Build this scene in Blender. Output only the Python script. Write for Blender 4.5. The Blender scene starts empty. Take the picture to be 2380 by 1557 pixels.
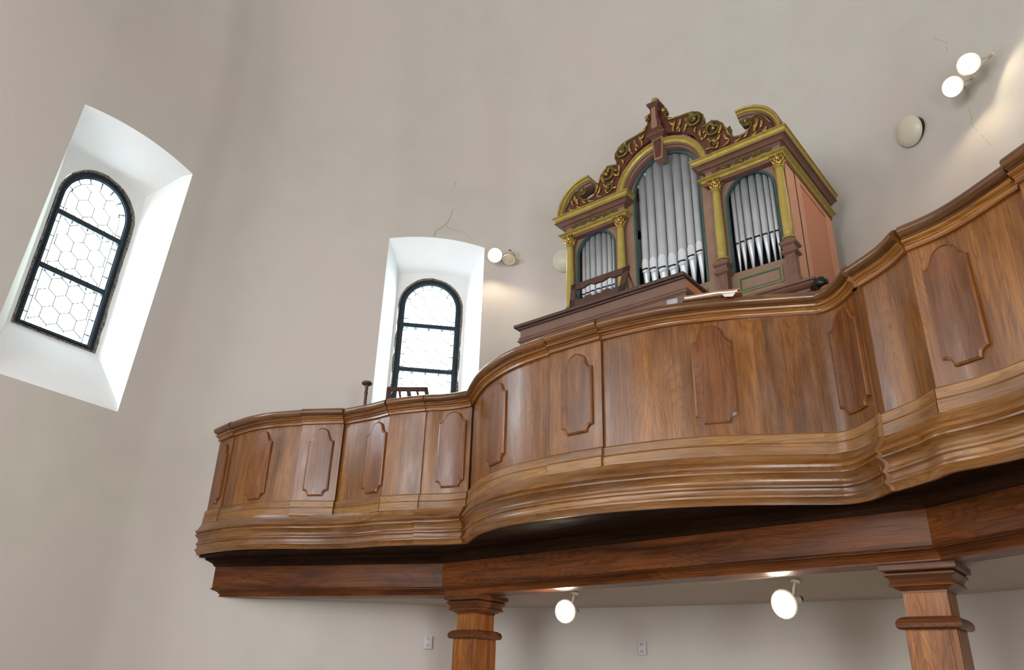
import bpy, bmesh, math, random
from math import sin, cos, pi, radians, sqrt, atan2, hypot
from mathutils import Vector, Matrix
random.seed(7)
SC = bpy.context.scene
COL = SC.collection
HC = 1.5                       # eye height above the floor; heights below are measured from the eye

# ------------------------------------------------------------------ camera
def build_camera():
    a, b, c = (radians(v) for v in (-24.39677463, 40.16129262, 1.75934002))
    Rx = Matrix(((1,0,0),(0,cos(a),-sin(a)),(0,sin(a),cos(a))))
    Ry = Matrix(((cos(b),0,sin(b)),(0,1,0),(-sin(b),0,cos(b))))
    Rz = Matrix(((cos(c),-sin(c),0),(sin(c),cos(c),0),(0,0,1)))
    R0 = Rz @ Rx @ Ry
    cx, cy, cz = R0.col[0], R0.col[1], R0.col[2]
    M = Matrix((cx, cz, -cy))
    right = M @ Vector((1,0,0)); up = M @ Vector((0,-1,0)); back = M @ Vector((0,0,-1))
    cd = bpy.data.cameras.new('camera'); cam = bpy.data.objects.new('camera', cd)
    COL.objects.link(cam)
    m = Matrix.Identity(4)
    for i in range(3):
        m[i][0] = right[i]; m[i][1] = up[i]; m[i][2] = back[i]
    m[2][3] = HC
    cam.matrix_world = m
    cd.sensor_width = 36.0; cd.lens = 1781.87/2380*36.0
    cd.clip_start = 0.05; cd.clip_end = 200
    SC.camera = cam
build_camera()

# ------------------------------------------------------------------ world, exposure
vs = SC.view_settings
vs.view_transform = 'Standard'; vs.look = 'None'; vs.gamma = 1.0; vs.use_curve_mapping = False
vs.exposure = 0.02
SC.cycles.use_denoising = True
SC.cycles.max_bounces = 10
SC.cycles.diffuse_bounces = 6
SC.cycles.glossy_bounces = 4
SC.cycles.transparent_max_bounces = 12
SC.cycles.sample_clamp_indirect = 6.0
SC.cycles.caustics_reflective = False
SC.cycles.caustics_refractive = False
w = bpy.data.worlds.new('World'); SC.world = w; w.use_nodes = True
bg = w.node_tree.nodes['Background']
bg.inputs[0].default_value = (0.80, 0.91, 1.0, 1); bg.inputs[1].default_value = 24.0
# bright overcast sky, with the pale green of trees standing outside the corner window
_nt = w.node_tree
_tc = _nt.nodes.new('ShaderNodeTexCoord'); _dot = _nt.nodes.new('ShaderNodeVectorMath'); _dot.operation = 'DOT_PRODUCT'
_dot.inputs[1].default_value = (cos(radians(136)), sin(radians(136)), 0.1)
_nt.links.new(_tc.outputs['Generated'], _dot.inputs[0])
_no = _nt.nodes.new('ShaderNodeTexNoise'); _no.inputs['Scale'].default_value = 9; _no.inputs['Detail'].default_value = 6
_nt.links.new(_tc.outputs['Generated'], _no.inputs['Vector'])
_ad = _nt.nodes.new('ShaderNodeMath'); _ad.operation = 'MULTIPLY_ADD'; _ad.inputs[1].default_value = 0.35
_nt.links.new(_no.outputs[0], _ad.inputs[0]); _nt.links.new(_dot.outputs['Value'], _ad.inputs[2])
_rp = _nt.nodes.new('ShaderNodeValToRGB'); _rp.color_ramp.elements[0].position = 0.72; _rp.color_ramp.elements[1].position = 0.98
_rp.color_ramp.elements[0].color = (0.80, 0.91, 1.0, 1); _rp.color_ramp.elements[1].color = (0.30, 0.36, 0.28, 1)
_nt.links.new(_ad.outputs[0], _rp.inputs[0]); _nt.links.new(_rp.outputs[0], bg.inputs[0])

def area(name, loc, target, sx, sy, watts, col=(1,1,1), portal=False, spread=180):
    ld = bpy.data.lights.new(name, 'AREA'); ld.shape = 'RECTANGLE'; ld.size = sx; ld.size_y = sy
    ld.energy = watts; ld.color = col; ld.spread = radians(spread)
    if portal: ld.cycles.is_portal = True
    o = bpy.data.objects.new(name, ld); COL.objects.link(o)
    o.location = (loc[0], loc[1], loc[2]+HC)
    d = Vector((target[0]-loc[0], target[1]-loc[1], target[2]-loc[2]))
    o.rotation_euler = d.to_track_quat('-Z', 'Y').to_euler()
    return o
DAY = (0.92, 0.96, 1.0)
# added area lights filling the unseen nave with daylight; no openings behind them
area('daylight_fill_left', (-6.2,-2.2,3.3), (-2.5,1,0.6), 1.3, 2.6, 110, DAY)
area('daylight_fill_left_far', (-5.2,-6.2,3.3), (-2.5,1,0.6), 1.3, 2.6, 140, DAY)
area('daylight_fill_right', (1.40,0.6,1.0), (-7,1.6,3.2), 1.4, 2.4, 260, (0.88,0.95,1.0))  # added low fill brightening the left wall, no actual door
area('daylight_fill_rear', (-1.7,-7.2,1.9), (-4.6,5,2.4), 2.8, 3.6, 470, (1.0,0.98,0.96))  # added fill from the rear for the left and lower walls
area('portal_window_left', (-7.93,2.4,3.7), (-6.9,2.23,3.7), 1.1, 2.4, 1, portal=True)
area('portal_window_corner', (-6.58,6.15,3.7), (-5.7,5.35,3.7), 1.1, 2.4, 1, portal=True)

# ------------------------------------------------------------------ node helpers
def new_mat(name):
    m = bpy.data.materials.new(name); m.use_nodes = True
    nt = m.node_tree; nt.nodes.clear()
    out = nt.nodes.new('ShaderNodeOutputMaterial'); b = nt.nodes.new('ShaderNodeBsdfPrincipled')
    nt.links.new(b.outputs[0], out.inputs[0])
    return m, nt, b, out
def N(nt, t, **k):
    n = nt.nodes.new(t)
    for a, v in k.items(): setattr(n, a, v)
    return n
def ramp(nt, stops, src=None):
    r = nt.nodes.new('ShaderNodeValToRGB'); e = r.color_ramp.elements
    while len(e) < len(stops): e.new(0.5)
    for el, (p, c) in zip(e, stops):
        el.position = p; el.color = (*c, 1) if len(c) == 3 else c
    if src is not None: nt.links.new(src, r.inputs[0])
    return r
def lin(r, g, b):
    f = lambda v: (v/255/12.92) if v/255 <= 0.04045 else ((v/255+0.055)/1.055)**2.4
    return (f(r), f(g), f(b))
def mixc(nt, fac, a, b, mode='MIX'):
    m = nt.nodes.new('ShaderNodeMix'); m.data_type = 'RGBA'; m.blend_type = mode
    if isinstance(fac, float): m.inputs[0].default_value = fac
    else: nt.links.new(fac, m.inputs[0])
    for i, v in ((6, a), (7, b)):
        if isinstance(v, tuple): m.inputs[i].default_value = (*v, 1)
        else: nt.links.new(v, m.inputs[i])
    return m.outputs[2]

def plaster(name, base, var=0.06, bump=0.15, stains=True):
    m, nt, b, out = new_mat(name)
    tc = N(nt, 'ShaderNodeTexCoord')
    n1 = N(nt, 'ShaderNodeTexNoise'); n1.inputs['Scale'].default_value = 0.55; n1.inputs['Detail'].default_value = 5
    n2 = N(nt, 'ShaderNodeTexNoise'); n2.inputs['Scale'].default_value = 38; n2.inputs['Detail'].default_value = 4
    n3 = N(nt, 'ShaderNodeTexNoise'); n3.inputs['Scale'].default_value = 3.1; n3.inputs['Detail'].default_value = 6
    for n in (n1, n2, n3): nt.links.new(tc.outputs['Object'], n.inputs['Vector'])
    dk = tuple(v*(1-var) for v in base)
    pk = (base[0]*1.0, base[1]*(1-var*0.7), base[2]*(1-var*0.1))
    r1 = ramp(nt, [(0.35, dk), (0.65, base)], n3.outputs[0])
    r2 = ramp(nt, [(0.42, (0,0,0)), (0.62, (1,1,1))], n1.outputs[0])
    c = mixc(nt, r2.outputs[0], r1.outputs[0], pk)
    if stains:
        v = N(nt, 'ShaderNodeTexVoronoi'); v.inputs['Scale'].default_value = 1.7
        nt.links.new(tc.outputs['Object'], v.inputs['Vector'])
        rs = ramp(nt, [(0.0, (1,1,1)), (0.013, (0,0,0))], v.outputs['Distance'])
        c = mixc(nt, rs.outputs[0], c, tuple(x*0.5 for x in base))
    nt.links.new(c, b.inputs['Base Color'])
    b.inputs['Roughness'].default_value = 0.92
    b.inputs['Specular IOR Level'].default_value = 0.15
    bp = N(nt, 'ShaderNodeBump'); bp.inputs['Strength'].default_value = bump; bp.inputs['Distance'].default_value = 0.01
    nt.links.new(n2.outputs[0], bp.inputs['Height']); nt.links.new(bp.outputs[0], b.inputs['Normal'])
    return m

def wood(name, light, mid, dark, coord='UV', grain='V', rough=0.34, boards=0.0, coat=0.35, wear=0.0, scale=1.0, bump=0.12, spec=0.5):
    """Oiled oak. grain: axis the fibres run along (U, V with UV coordinates; X, Y, Z with object ones)."""
    m, nt, b, out = new_mat(name)
    tc = N(nt, 'ShaderNodeTexCoord'); src = tc.outputs['UV' if coord == 'UV' else 'Object']
    ax = {'U': 0, 'V': 1, 'X': 0, 'Y': 1, 'Z': 2}[grain]
    def mp(across, along):
        mm = N(nt, 'ShaderNodeMapping'); s = [across*scale]*3; s[ax] = along*scale
        mm.inputs['Scale'].default_value = s; nt.links.new(src, mm.inputs['Vector']); return mm.outputs[0]
    vec_shift = None
    sep = N(nt, 'ShaderNodeSeparateXYZ'); nt.links.new(src, sep.inputs[0])
    def noise(v, detail=5, dist=0.0, sc=1.0):
        n = N(nt, 'ShaderNodeTexNoise'); n.inputs['Scale'].default_value = sc
        n.inputs['Detail'].default_value = detail; n.inputs['Distortion'].default_value = dist
        nt.links.new(v, n.inputs['Vector']); return n
    big = noise(mp(7.5, 0.9), 3, 0.5)
    med = noise(mp(36, 1.6), 4, 0.8)
    fine = noise(mp(150, 5), 3)
    # cathedral figure: iso-lines of a stretched noise
    fig = N(nt, 'ShaderNodeMath', operation='MULTIPLY'); fig.inputs[1].default_value = 24.0
    fn = noise(mp(6.5, 0.8), 1, 0.25); nt.links.new(fn.outputs[0], fig.inputs[0])
    fr = N(nt, 'ShaderNodeMath', operation='FRACT'); nt.links.new(fig.outputs[0], fr.inputs[0])
    figr = ramp(nt, [(0.0, (0,0,0)), (0.55, (0.15,0.15,0.15)), (0.88, (1,1,1)), (1.0, (0.1,0.1,0.1))], fr.outputs[0])
    r = ramp(nt, [(0.30, dark), (0.50, mid), (0.68, light)], big.outputs[0])
    r2 = ramp(nt, [(0.33, dark), (0.62, light)], med.outputs[0])
    c = mixc(nt, 0.32, r.outputs[0], r2.outputs[0])
    fm = N(nt, 'ShaderNodeMath', operation='MULTIPLY'); fm.inputs[1].default_value = 0.45
    nt.links.new(figr.outputs[0], fm.inputs[0])
    c = mixc(nt, fm.outputs[0], c, dark)
    rf = ramp(nt, [(0.36, (0.62,0.55,0.5)), (0.52, (1,1,1))], fine.outputs[0])
    c = mixc(nt, 0.8, c, rf.outputs[0], 'MULTIPLY')
    pits = noise(mp(75, 16), 2)
    pr = ramp(nt, [(0.66, (1,1,1)), (0.74, (0.45,0.38,0.32))], pits.outputs[0])
    c = mixc(nt, 0.7, c, pr.outputs[0], 'MULTIPLY')
    if boards > 0:
        d = N(nt, 'ShaderNodeMath', operation='DIVIDE'); d.inputs[1].default_value = boards
        nt.links.new(sep.outputs[0 if ax != 0 else 1], d.inputs[0])
        fl = N(nt, 'ShaderNodeMath', operation='FLOOR'); nt.links.new(d.outputs[0], fl.inputs[0])
        wn = N(nt, 'ShaderNodeTexWhiteNoise', noise_dimensions='1D'); nt.links.new(fl.outputs[0], wn.inputs['W'])
        rb = ramp(nt, [(0, (0.70,0.66,0.62)), (0.5, (0.93,0.92,0.9)), (1, (1.12,1.1,1.06))], wn.outputs[0])
        c = mixc(nt, 0.75, c, rb.outputs[0], 'MULTIPLY')
        f2 = N(nt, 'ShaderNodeMath', operation='FRACT'); nt.links.new(d.outputs[0], f2.inputs[0])
        sm = ramp(nt, [(0.0, (0.45,0.4,0.35)), (0.012, (1,1,1)), (0.99, (1,1,1)), (1.0, (0.6,0.55,0.5))], f2.outputs[0])
        c = mixc(nt, 0.5, c, sm.outputs[0], 'MULTIPLY')
    wn_ = noise(mp(9, 3.0), 8, 0.4)
    if wear > 0:
        wr = ramp(nt, [(0.48, (0,0,0)), (0.70, (wear,)*3)], wn_.outputs[0])
        c = mixc(nt, wr.outputs[0], c, lin(168,152,136))
    nt.links.new(c, b.inputs['Base Color'])
    rr = ramp(nt, [(0.3, (rough*0.8,)*3), (0.7, (min(1,rough*1.35),)*3)], wn_.outputs[0])
    nt.links.new(rr.outputs[0], b.inputs['Roughness'])
    b.inputs['Specular IOR Level'].default_value = spec
    b.inputs['Coat Weight'].default_value = coat; b.inputs['Coat Roughness'].default_value = 0.22
    bp = N(nt, 'ShaderNodeBump'); bp.inputs['Strength'].default_value = bump; bp.inputs['Distance'].default_value = 0.004
    nt.links.new(med.outputs[0], bp.inputs['Height']); nt.links.new(bp.outputs[0], b.inputs['Normal'])
    return m

def paint(name, col, rough=0.5, var=0.1, metal=0.0, nscale=14.0, bump=0.05, dark=None, spec=0.4):
    m, nt, b, out = new_mat(name)
    tc = N(nt, 'ShaderNodeTexCoord'); n = N(nt, 'ShaderNodeTexNoise')
    n.inputs['Scale'].default_value = nscale; n.inputs['Detail'].default_value = 5
    nt.links.new(tc.outputs['Object'], n.inputs['Vector'])
    d = dark or tuple(v*(1-var*2) for v in col)
    r = ramp(nt, [(0.32, d), (0.62, col)], n.outputs[0])
    nt.links.new(r.outputs[0], b.inputs['Base Color'])
    b.inputs['Roughness'].default_value = rough; b.inputs['Metallic'].default_value = metal
    b.inputs['Specular IOR Level'].default_value = spec
    bp = N(nt, 'ShaderNodeBump'); bp.inputs['Strength'].default_value = bump; bp.inputs['Distance'].default_value = 0.003
    nt.links.new(n.outputs[0], bp.inputs['Height']); nt.links.new(bp.outputs[0], b.inputs['Normal'])
    return m
def emitter(name, col, s):
    m = bpy.data.materials.new(name); m.use_nodes = True; nt = m.node_tree; nt.nodes.clear()
    o = nt.nodes.new('ShaderNodeOutputMaterial'); e = nt.nodes.new('ShaderNodeEmission')
    e.inputs[0].default_value = (*col, 1); e.inputs[1].default_value = s
    nt.links.new(e.outputs[0], o.inputs[0]); return m
def glass_mat():
    m = bpy.data.materials.new('church_glass'); m.use_nodes = True; nt = m.node_tree; nt.nodes.clear()
    o = nt.nodes.new('ShaderNodeOutputMaterial'); t = nt.nodes.new('ShaderNodeBsdfTransparent')
    t.inputs[0].default_value = (0.93,0.97,0.97,1)
    d = nt.nodes.new('ShaderNodeBsdfTranslucent'); d.inputs[0].default_value = (0.9,0.93,0.93,1)
    x = nt.nodes.new('ShaderNodeMixShader')
    tc = N(nt, 'ShaderNodeTexCoord'); n = N(nt, 'ShaderNodeTexNoise'); n.inputs['Scale'].default_value = 3
    nt.links.new(tc.outputs['Object'], n.inputs['Vector'])
    r = ramp(nt, [(0.3, (0.1,)*3), (0.7, (0.3,)*3)], n.outputs[0])
    nt.links.new(r.outputs[0], x.inputs[0]); nt.links.new(t.outputs[0], x.inputs[1]); nt.links.new(d.outputs[0], x.inputs[2])
    nt.links.new(x.outputs[0], o.inputs[0]); return m

M = {}
M['wall'] = plaster('wall_plaster', lin(197,193,186), 0.05)
M['reveal'] = plaster('reveal_plaster', lin(236,239,240), 0.03, 0.2, False)  # plaster, whiter than the wall
M['grime'] = paint('mortar_grime', lin(128,124,116), 0.95, 0.35, nscale=45, bump=0.6, dark=lin(56,52,48))
M['ceil'] = plaster('ceiling_plaster', lin(188,178,168))
M['floor'] = paint('stone_floor', lin(178,162,142), 0.6, 0.2, nscale=4)
oakL, oakM, oakD = lin(148,95,33), lin(119,71,20), lin(80,43,11)
M['panel'] = wood('oak_parapet_boards', oakL, oakM, oakD, grain='V', boards=0.155, rough=0.31, wear=0.05, coat=0.0, spec=0.62)
M['field'] = wood('oak_field_veneer', lin(136,82,33), lin(108,61,22), lin(70,37,13), grain='V', rough=0.30, wear=0.02, coat=0.0, spec=0.55)
M['rail'] = wood('oak_handrail', lin(126,84,44), lin(98,61,30), lin(62,36,15), grain='U', rough=0.28, coat=0.1, spec=0.5, wear=0.02)
M['railmould'] = wood('oak_rail_moulding', lin(158,108,50), lin(128,80,34), lin(88,50,20), grain='U', rough=0.28, coat=0.0, spec=0.6)
M['skirt'] = wood('oak_skirting', lin(156,112,58), lin(130,88,42), lin(94,58,26), grain='U', rough=0.36, wear=0.16, coat=0.0, spec=0.5)
M['mould'] = wood('oak_base_moulding', lin(146,100,46), lin(118,75,31), lin(78,45,18), grain='U', rough=0.30, wear=0.13, coat=0.0, spec=0.6)
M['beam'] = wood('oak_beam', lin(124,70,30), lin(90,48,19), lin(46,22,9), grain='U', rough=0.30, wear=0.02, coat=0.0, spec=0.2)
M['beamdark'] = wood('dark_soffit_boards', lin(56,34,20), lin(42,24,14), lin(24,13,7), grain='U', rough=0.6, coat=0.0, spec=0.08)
M['pillar'] = wood('oak_pillar', lin(172,112,50), lin(140,82,34), lin(84,44,16), coord='OBJ', grain='Z', rough=0.36, wear=0.03, coat=0.0, spec=0.3)
M['pillarcap'] = wood('oak_capital', lin(124,72,34), lin(96,52,23), lin(56,28,12), coord='OBJ', grain='X', rough=0.32, wear=0.02, coat=0.0, spec=0.3)
M['organ'] = paint('organ_shaded_brown_paint', lin(134,105,86), 0.5, 0.07, nscale=9)  # case paint with the shade of the front put into the brown
M['organdark'] = paint('organ_dark_brown_paint', lin(112,80,66), 0.45, 0.1, nscale=9)
M['organside'] = paint('organ_side_lit_paint', lin(202,148,120), 0.55, 0.05, nscale=16)  # same case paint, lighter: light on the side put into the colour
M['organsidepanel'] = paint('organ_side_panel_lit_paint', lin(190,128,98), 0.6, 0.06, nscale=60, bump=0.2)  # panel tone lightened along with the lit side
M['gold'] = paint('gold_paint', lin(164,142,66), 0.36, 0.12, metal=0.2, nscale=20)
M['framegold'] = paint('dull_gold_frame', lin(122,112,62), 0.5, 0.1, nscale=20)
M['column'] = paint('ochre_column_paint', lin(164,144,72), 0.42, 0.08, nscale=12)
M['goldleaf'] = paint('bronze_gold_leaf', lin(196,162,84), 0.3, 0.25, metal=0.55, nscale=40, dark=lin(112,84,34))
M['olive'] = paint('olive_bronze', lin(108,92,44), 0.32, 0.2, metal=0.35, nscale=30)
M['carving'] = paint('oxblood_carving', lin(92,50,38), 0.4, 0.2, nscale=25)
M['teal'] = paint('teal_trim', lin(58,84,82), 0.45, 0.12, nscale=20)
M['pipe'] = paint('pipe_metal', lin(196,200,204), 0.42, 0.05, metal=0.5, nscale=5, bump=0.02)
M['pipelip'] = paint('pipe_lip_metal', lin(222,226,232), 0.38, 0.04, metal=0.4, nscale=6, bump=0.02)
M['black'] = paint('shade_black', lin(20,18,18), 0.8, 0.1)  # near-black standing for shade inside the case, pipe mouths and pin holes
M['cream'] = paint('cream_wooden_pipe', lin(222,212,186), 0.6, 0.05)
M['ironblue'] = paint('window_iron', lin(40,54,66), 0.4, 0.2, nscale=18)
M['lead'] = paint('lead_came', lin(50,52,54), 0.6, 0.1)
M['glass'] = glass_mat()
M['console'] = paint('console_brown_paint', lin(112,83,70), 0.45, 0.07, nscale=7)
M['consoleside'] = paint('console_side_wood', lin(186,120,76), 0.5, 0.1, nscale=9)
M['deskwood'] = paint('dark_desk_wood', lin(78,54,46), 0.4, 0.15, nscale=12)
M['ivory'] = paint('ivory_lamp_enamel', lin(216,206,180), 0.35, 0.06)
M['opal'] = paint('opal_lamp_glass', lin(204,200,180), 0.3, 0.05, nscale=3)
M['blackplastic'] = paint('black_plastic', lin(24,20,20), 0.35, 0.1)
M['bulb'] = emitter('lit_bulb', (1.0,0.93,0.8), 30.0)
M['socket'] = paint('socket_plastic', lin(196,194,196), 0.4, 0.04)
M['paper'] = paint('white_paper', lin(226,222,212), 0.8, 0.05, nscale=30)
M['cardboard'] = paint('brown_cover', lin(150,104,78), 0.7, 0.12, nscale=24)
M['greybox'] = paint('grey_card', lin(150,150,158), 0.6, 0.1)
M['crack'] = paint('plaster_crack', lin(152,142,130), 0.9, 0.1)
M['tube'] = paint('orange_tube', lin(176,104,62), 0.5, 0.1)

# ------------------------------------------------------------------ mesh builder
def wloc(o):
    v = Vector((0,0,0))
    while o is not None:
        v += o.location; o = o.parent
    return v
class MB:
    def __init__(s): s.bm = bmesh.new(); s.uv = s.bm.loops.layers.uv.new('UVMap')
    def v(s, x, y, z): return s.bm.verts.new((x, y, z+HC))
    def f(s, vs, uvs=None, smooth=False):
        try: fc = s.bm.faces.new(vs)
        except ValueError: return None
        fc.smooth = smooth
        if uvs:
            for l, u in zip(fc.loops, uvs): l[s.uv].uv = u
        return fc
    def box(s, x0, x1, y0, y1, z0, z1, bev=0.0, rot=0.0, piv=None):
        nb = bmesh.new()
        bmesh.ops.create_cube(nb, size=1)
        for v in nb.verts:
            v.co = Vector(((x0+x1)/2+v.co.x*(x1-x0), (y0+y1)/2+v.co.y*(y1-y0), (z0+z1)/2+v.co.z*(z1-z0)+HC))
        if bev > 0: bmesh.ops.bevel(nb, geom=nb.edges[:], offset=bev, segments=2, affect='EDGES', profile=0.6)
        if rot:
            p = Vector((piv[0], piv[1], 0)) if piv else Vector(((x0+x1)/2, (y0+y1)/2, 0))
            bmesh.ops.rotate(nb, cent=p, matrix=Matrix.Rotation(rot, 3, 'Z'), verts=nb.verts)
        s.merge(nb); return s
    def merge(s, nb, mat=None):
        mp = {}
        for v in nb.verts:
            co = mat @ v.co if mat else v.co
            mp[v] = s.bm.verts.new(co)
        for f in nb.faces:
            try:
                g = s.bm.faces.new([mp[v] for v in f.verts]); g.smooth = f.smooth
            except ValueError: pass
        nb.free()
    def lathe(s, cx, cy, prof, n=24, smooth=True, M4=None, a0=0.0, sq=False, cap=True):
        """prof: list of (r, z). M4: optional matrix placing it (then cx, cy, z are local, no eye shift)."""
        rings = []
        for r, z in prof:
            ring = []
            for i in range(n):
                a = a0+2*pi*i/n
                rr = r*(sqrt(2) if sq else 1)
                p = Vector((cx+rr*cos(a), cy+rr*sin(a), z+(0 if M4 else HC)))
                if M4: p = M4 @ p
                ring.append(s.bm.verts.new(p))
            rings.append(ring)
        for k in range(len(rings)-1):
            for i in range(n):
                j = (i+1) % n
                s.f([rings[k][i], rings[k][j], rings[k+1][j], rings[k+1][i]], smooth=smooth)
        if cap:
            if prof[0][0] > 1e-5: s.f(rings[0][::-1])
            if prof[-1][0] > 1e-5: s.f(rings[-1])
        return s
    def tube(s, pts, rad, n=7, flat=None):
        """pts: Vectors in eye coordinates; rad: number or list. flat: factor squeezing the section along Y."""
        P = [Vector(p) for p in pts]; k = len(P)
        R = rad if isinstance(rad, (list, tuple)) else [rad]*k
        rings = []; up = None
        for i in range(k):
            t = (P[min(i+1, k-1)]-P[max(i-1, 0)])
            if t.length < 1e-9: t = Vector((0,0,1))
            t.normalize()
            if up is None:
                up = Vector((0,1,0)) if abs(t.y) < 0.9 else Vector((1,0,0))
            a = (up - t*up.dot(t))
            if a.length < 1e-6: a = t.orthogonal()
            a.normalize(); up = a; b = t.cross(a)
            ring = []
            for q in range(n):
                th = 2*pi*q/n
                off = a*cos(th)*R[i]*(flat or 1)+b*sin(th)*R[i]
                p = P[i]+off
                ring.append(s.v(p.x, p.y, p.z))
            rings.append(ring)
        for i in range(k-1):
            for q in range(n):
                j = (q+1) % n
                s.f([rings[i][q], rings[i][j], rings[i+1][j], rings[i+1][q]], smooth=True)
        s.f(rings[0][::-1]); s.f(rings[-1])
        return s
    def sphere(s, x, y, z, r, sx=1, sy=1, sz=1, seg=20):
        nb = bmesh.new(); bmesh.ops.create_uvsphere(nb, u_segments=seg, v_segments=seg//2, radius=1)
        for v in nb.verts: v.co = Vector((x+v.co.x*r*sx, y+v.co.y*r*sy, z+HC+v.co.z*r*sz))
        for f in nb.faces: f.smooth = True
        s.merge(nb); return s
    def prism(s, pts, y0, y1, smooth=False):
        """pts: outline (x, z), extruded from y0 (front) to y1."""
        a = [s.v(x, y0, z) for x, z in pts]; b = [s.v(x, y1, z) for x, z in pts]
        s.f(a); s.f(b[::-1]); n = len(pts)
        for i in range(n):
            j = (i+1) % n
            s.f([a[j], a[i], b[i], b[j]], smooth=smooth)
        return s
    def sweep_xz(s, path, prof, closed=False):
        """path: (x, z) in a vertical plane; prof: closed list of (o, y), o along the left normal."""
        n = len(path); rings = []
        for i, (x, z) in enumerate(path):
            x0, z0 = path[max(i-1, 0)]; x1, z1 = path[min(i+1, n-1)]
            tx, tz = x1-x0, z1-z0; L = hypot(tx, tz) or 1; nx, nz = -tz/L, tx/L
            rings.append([s.v(x+nx*o, y, z+nz*o) for o, y in prof])
        m = len(prof)
        for i in range(n-1):
            for k in range(m):
                j = (k+1) % m
                s.f([rings[i][k], rings[i][j], rings[i+1][j], rings[i+1][k]], smooth=False)
        s.f(rings[0]); s.f(rings[-1][::-1])
        return s
    def sweep(s, path, prof, zsh=None, i0=0, i1=None, u0=0.0, smooth=False, open_=False):
        """path: plan points (x, y) from left to right; prof: closed (o, z), o towards the nave."""
        n = len(path); i1 = n-1 if i1 is None else i1
        cum = [0.0]
        for i in range(1, n): cum.append(cum[-1]+hypot(path[i][0]-path[i-1][0], path[i][1]-path[i-1][1]))
        rings = []; m = len(prof)
        pv = [0.0]
        for k in range(1, m+1):
            a, b = prof[k-1], prof[k % m]; pv.append(pv[-1]+hypot(b[0]-a[0], b[1]-a[1]))
        for i in range(i0, i1+1):
            def nor(a, b):
                tx, ty = path[b][0]-path[a][0], path[b][1]-path[a][1]; L = hypot(tx, ty) or 1
                return (ty/L, -tx/L)
            if i == 0: nn = nor(0, 1); sc = 1
            elif i == n-1: nn = nor(n-2, n-1); sc = 1
            else:
                a, b = nor(i-1, i), nor(i, i+1); q = (a[0]+b[0], a[1]+b[1]); L = hypot(*q)
                nn = (q[0]/L, q[1]/L); sc = 1/max(0.5, nn[0]*a[0]+nn[1]*a[1])
            x, y = path[i]; dz = zsh(x) if zsh else 0
            rings.append([s.v(x+nn[0]*o*sc, y+nn[1]*o*sc, z+dz) for o, z in prof])
        for r in range(len(rings)-1):
            ua, ub = u0+cum[i0+r], u0+cum[i0+r+1]
            for k in range(m):
                j = (k+1) % m
                s.f([rings[r][k], rings[r][j], rings[r+1][j], rings[r+1][k]],
                    [(ua, pv[k]), (ua, pv[k+1]), (ub, pv[k+1]), (ub, pv[k])], smooth=smooth)
        s.f(rings[0]); s.f(rings[-1][::-1])
        return s
    def build(s, name, mat, parent=None, label=None, kind=None, auto=None):
        bmesh.ops.recalc_face_normals(s.bm, faces=s.bm.faces[:])
        me = bpy.data.meshes.new(name)
        off = wloc(parent) if parent is not None else Vector((0,0,0))
        if parent is None:
            xs = [v.co for v in s.bm.verts]
            off = Vector(((min(v.x for v in xs)+max(v.x for v in xs))/2, (min(v.y for v in xs)+max(v.y for v in xs))/2, min(v.z for v in xs)))
        for v in s.bm.verts: v.co -= off
        if auto is not None:
            for f in s.bm.faces: f.smooth = True
            for e in s.bm.edges:
                if len(e.link_faces) == 2 and e.calc_face_angle(0) > radians(auto): e.smooth = False
        s.bm.to_mesh(me); s.bm.free()
        me.materials.append(M[mat] if isinstance(mat, str) else mat)
        o = bpy.data.objects.new(name, me); COL.objects.link(o)
        if parent is not None: o.parent = parent
        else: o.location = off
        if label: o['label'] = label
        if kind: o['kind'] = kind
        return o
def thing(name, loc, label, cat, group=None):
    o = bpy.data.objects.new(name, None); COL.objects.link(o); o.location = (loc[0], loc[1], loc[2]+HC)
    o.empty_display_size = 0.1
    o['label'] = label; o['category'] = cat
    if group: o['group'] = group
    return o
def tag(o, label, cat, group=None):
    o['label'] = label; o['category'] = cat
    if group: o['group'] = group
    return o
def catmull(P, n=6):
    out = []
    for i in range(len(P)-1):
        p0, p1, p2, p3 = P[max(i-1,0)], P[i], P[i+1], P[min(i+2,len(P)-1)]
        for k in range(n):
            t = k/n
            out.append(tuple(0.5*(2*b+(c-a)*t+(2*a-5*b+4*c-d)*t*t+(3*b-a-3*c+d)*t**3) for a, b, c, d in zip(p0, p1, p2, p3)))
    out.append(tuple(P[-1])); return out

# ------------------------------------------------------------------ the room shell
WIN1 = dict(L=(-7.118, 1.722), R=(-7.325, 2.962))
WIN2 = dict(L=(-6.452, 5.238), R=(-5.655, 6.118))
leftA = [(-4.2,-7.8),(-5.6,-6.2),(-6.2,-4.0),(-6.55,-2.0),(-6.85,0.2), WIN1['L']]
leftB = [WIN1['R'], (-7.375,3.45), (-7.30,3.99), (-6.99,4.58), WIN2['L']]
backA = [WIN2['R'], (-5.25,6.43), (-4.4,6.72), (-3.1,6.87), (-1.9,6.92), (-1.27,6.82)]
rightA = [(-1.27,6.82), (-0.83,6.62), (-0.3,6.22), (0.35,5.55), (0.95,4.75), (1.38,3.85), (1.55,3.0), (1.6,1.5), (1.45,-0.5), (1.2,-3.0), (0.6,-5.6), (-0.6,-7.6)]
frontA = [(-0.6,-7.6), (-2.4,-8.1), (-4.2,-7.8)]
def pad(P, a, b): return [a]+P+[b]
def cm(P, pre=None, post=None, n=8):
    Q = ([pre] if pre else [])+P+([post] if post else [])
    c = catmull(Q, n)
    i0 = n if pre else 0; i1 = len(c)-n if post else len(c)
    return c[i0:i1]
Z_TOP = 5.9; T3 = math.tan(radians(3.0))
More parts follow.
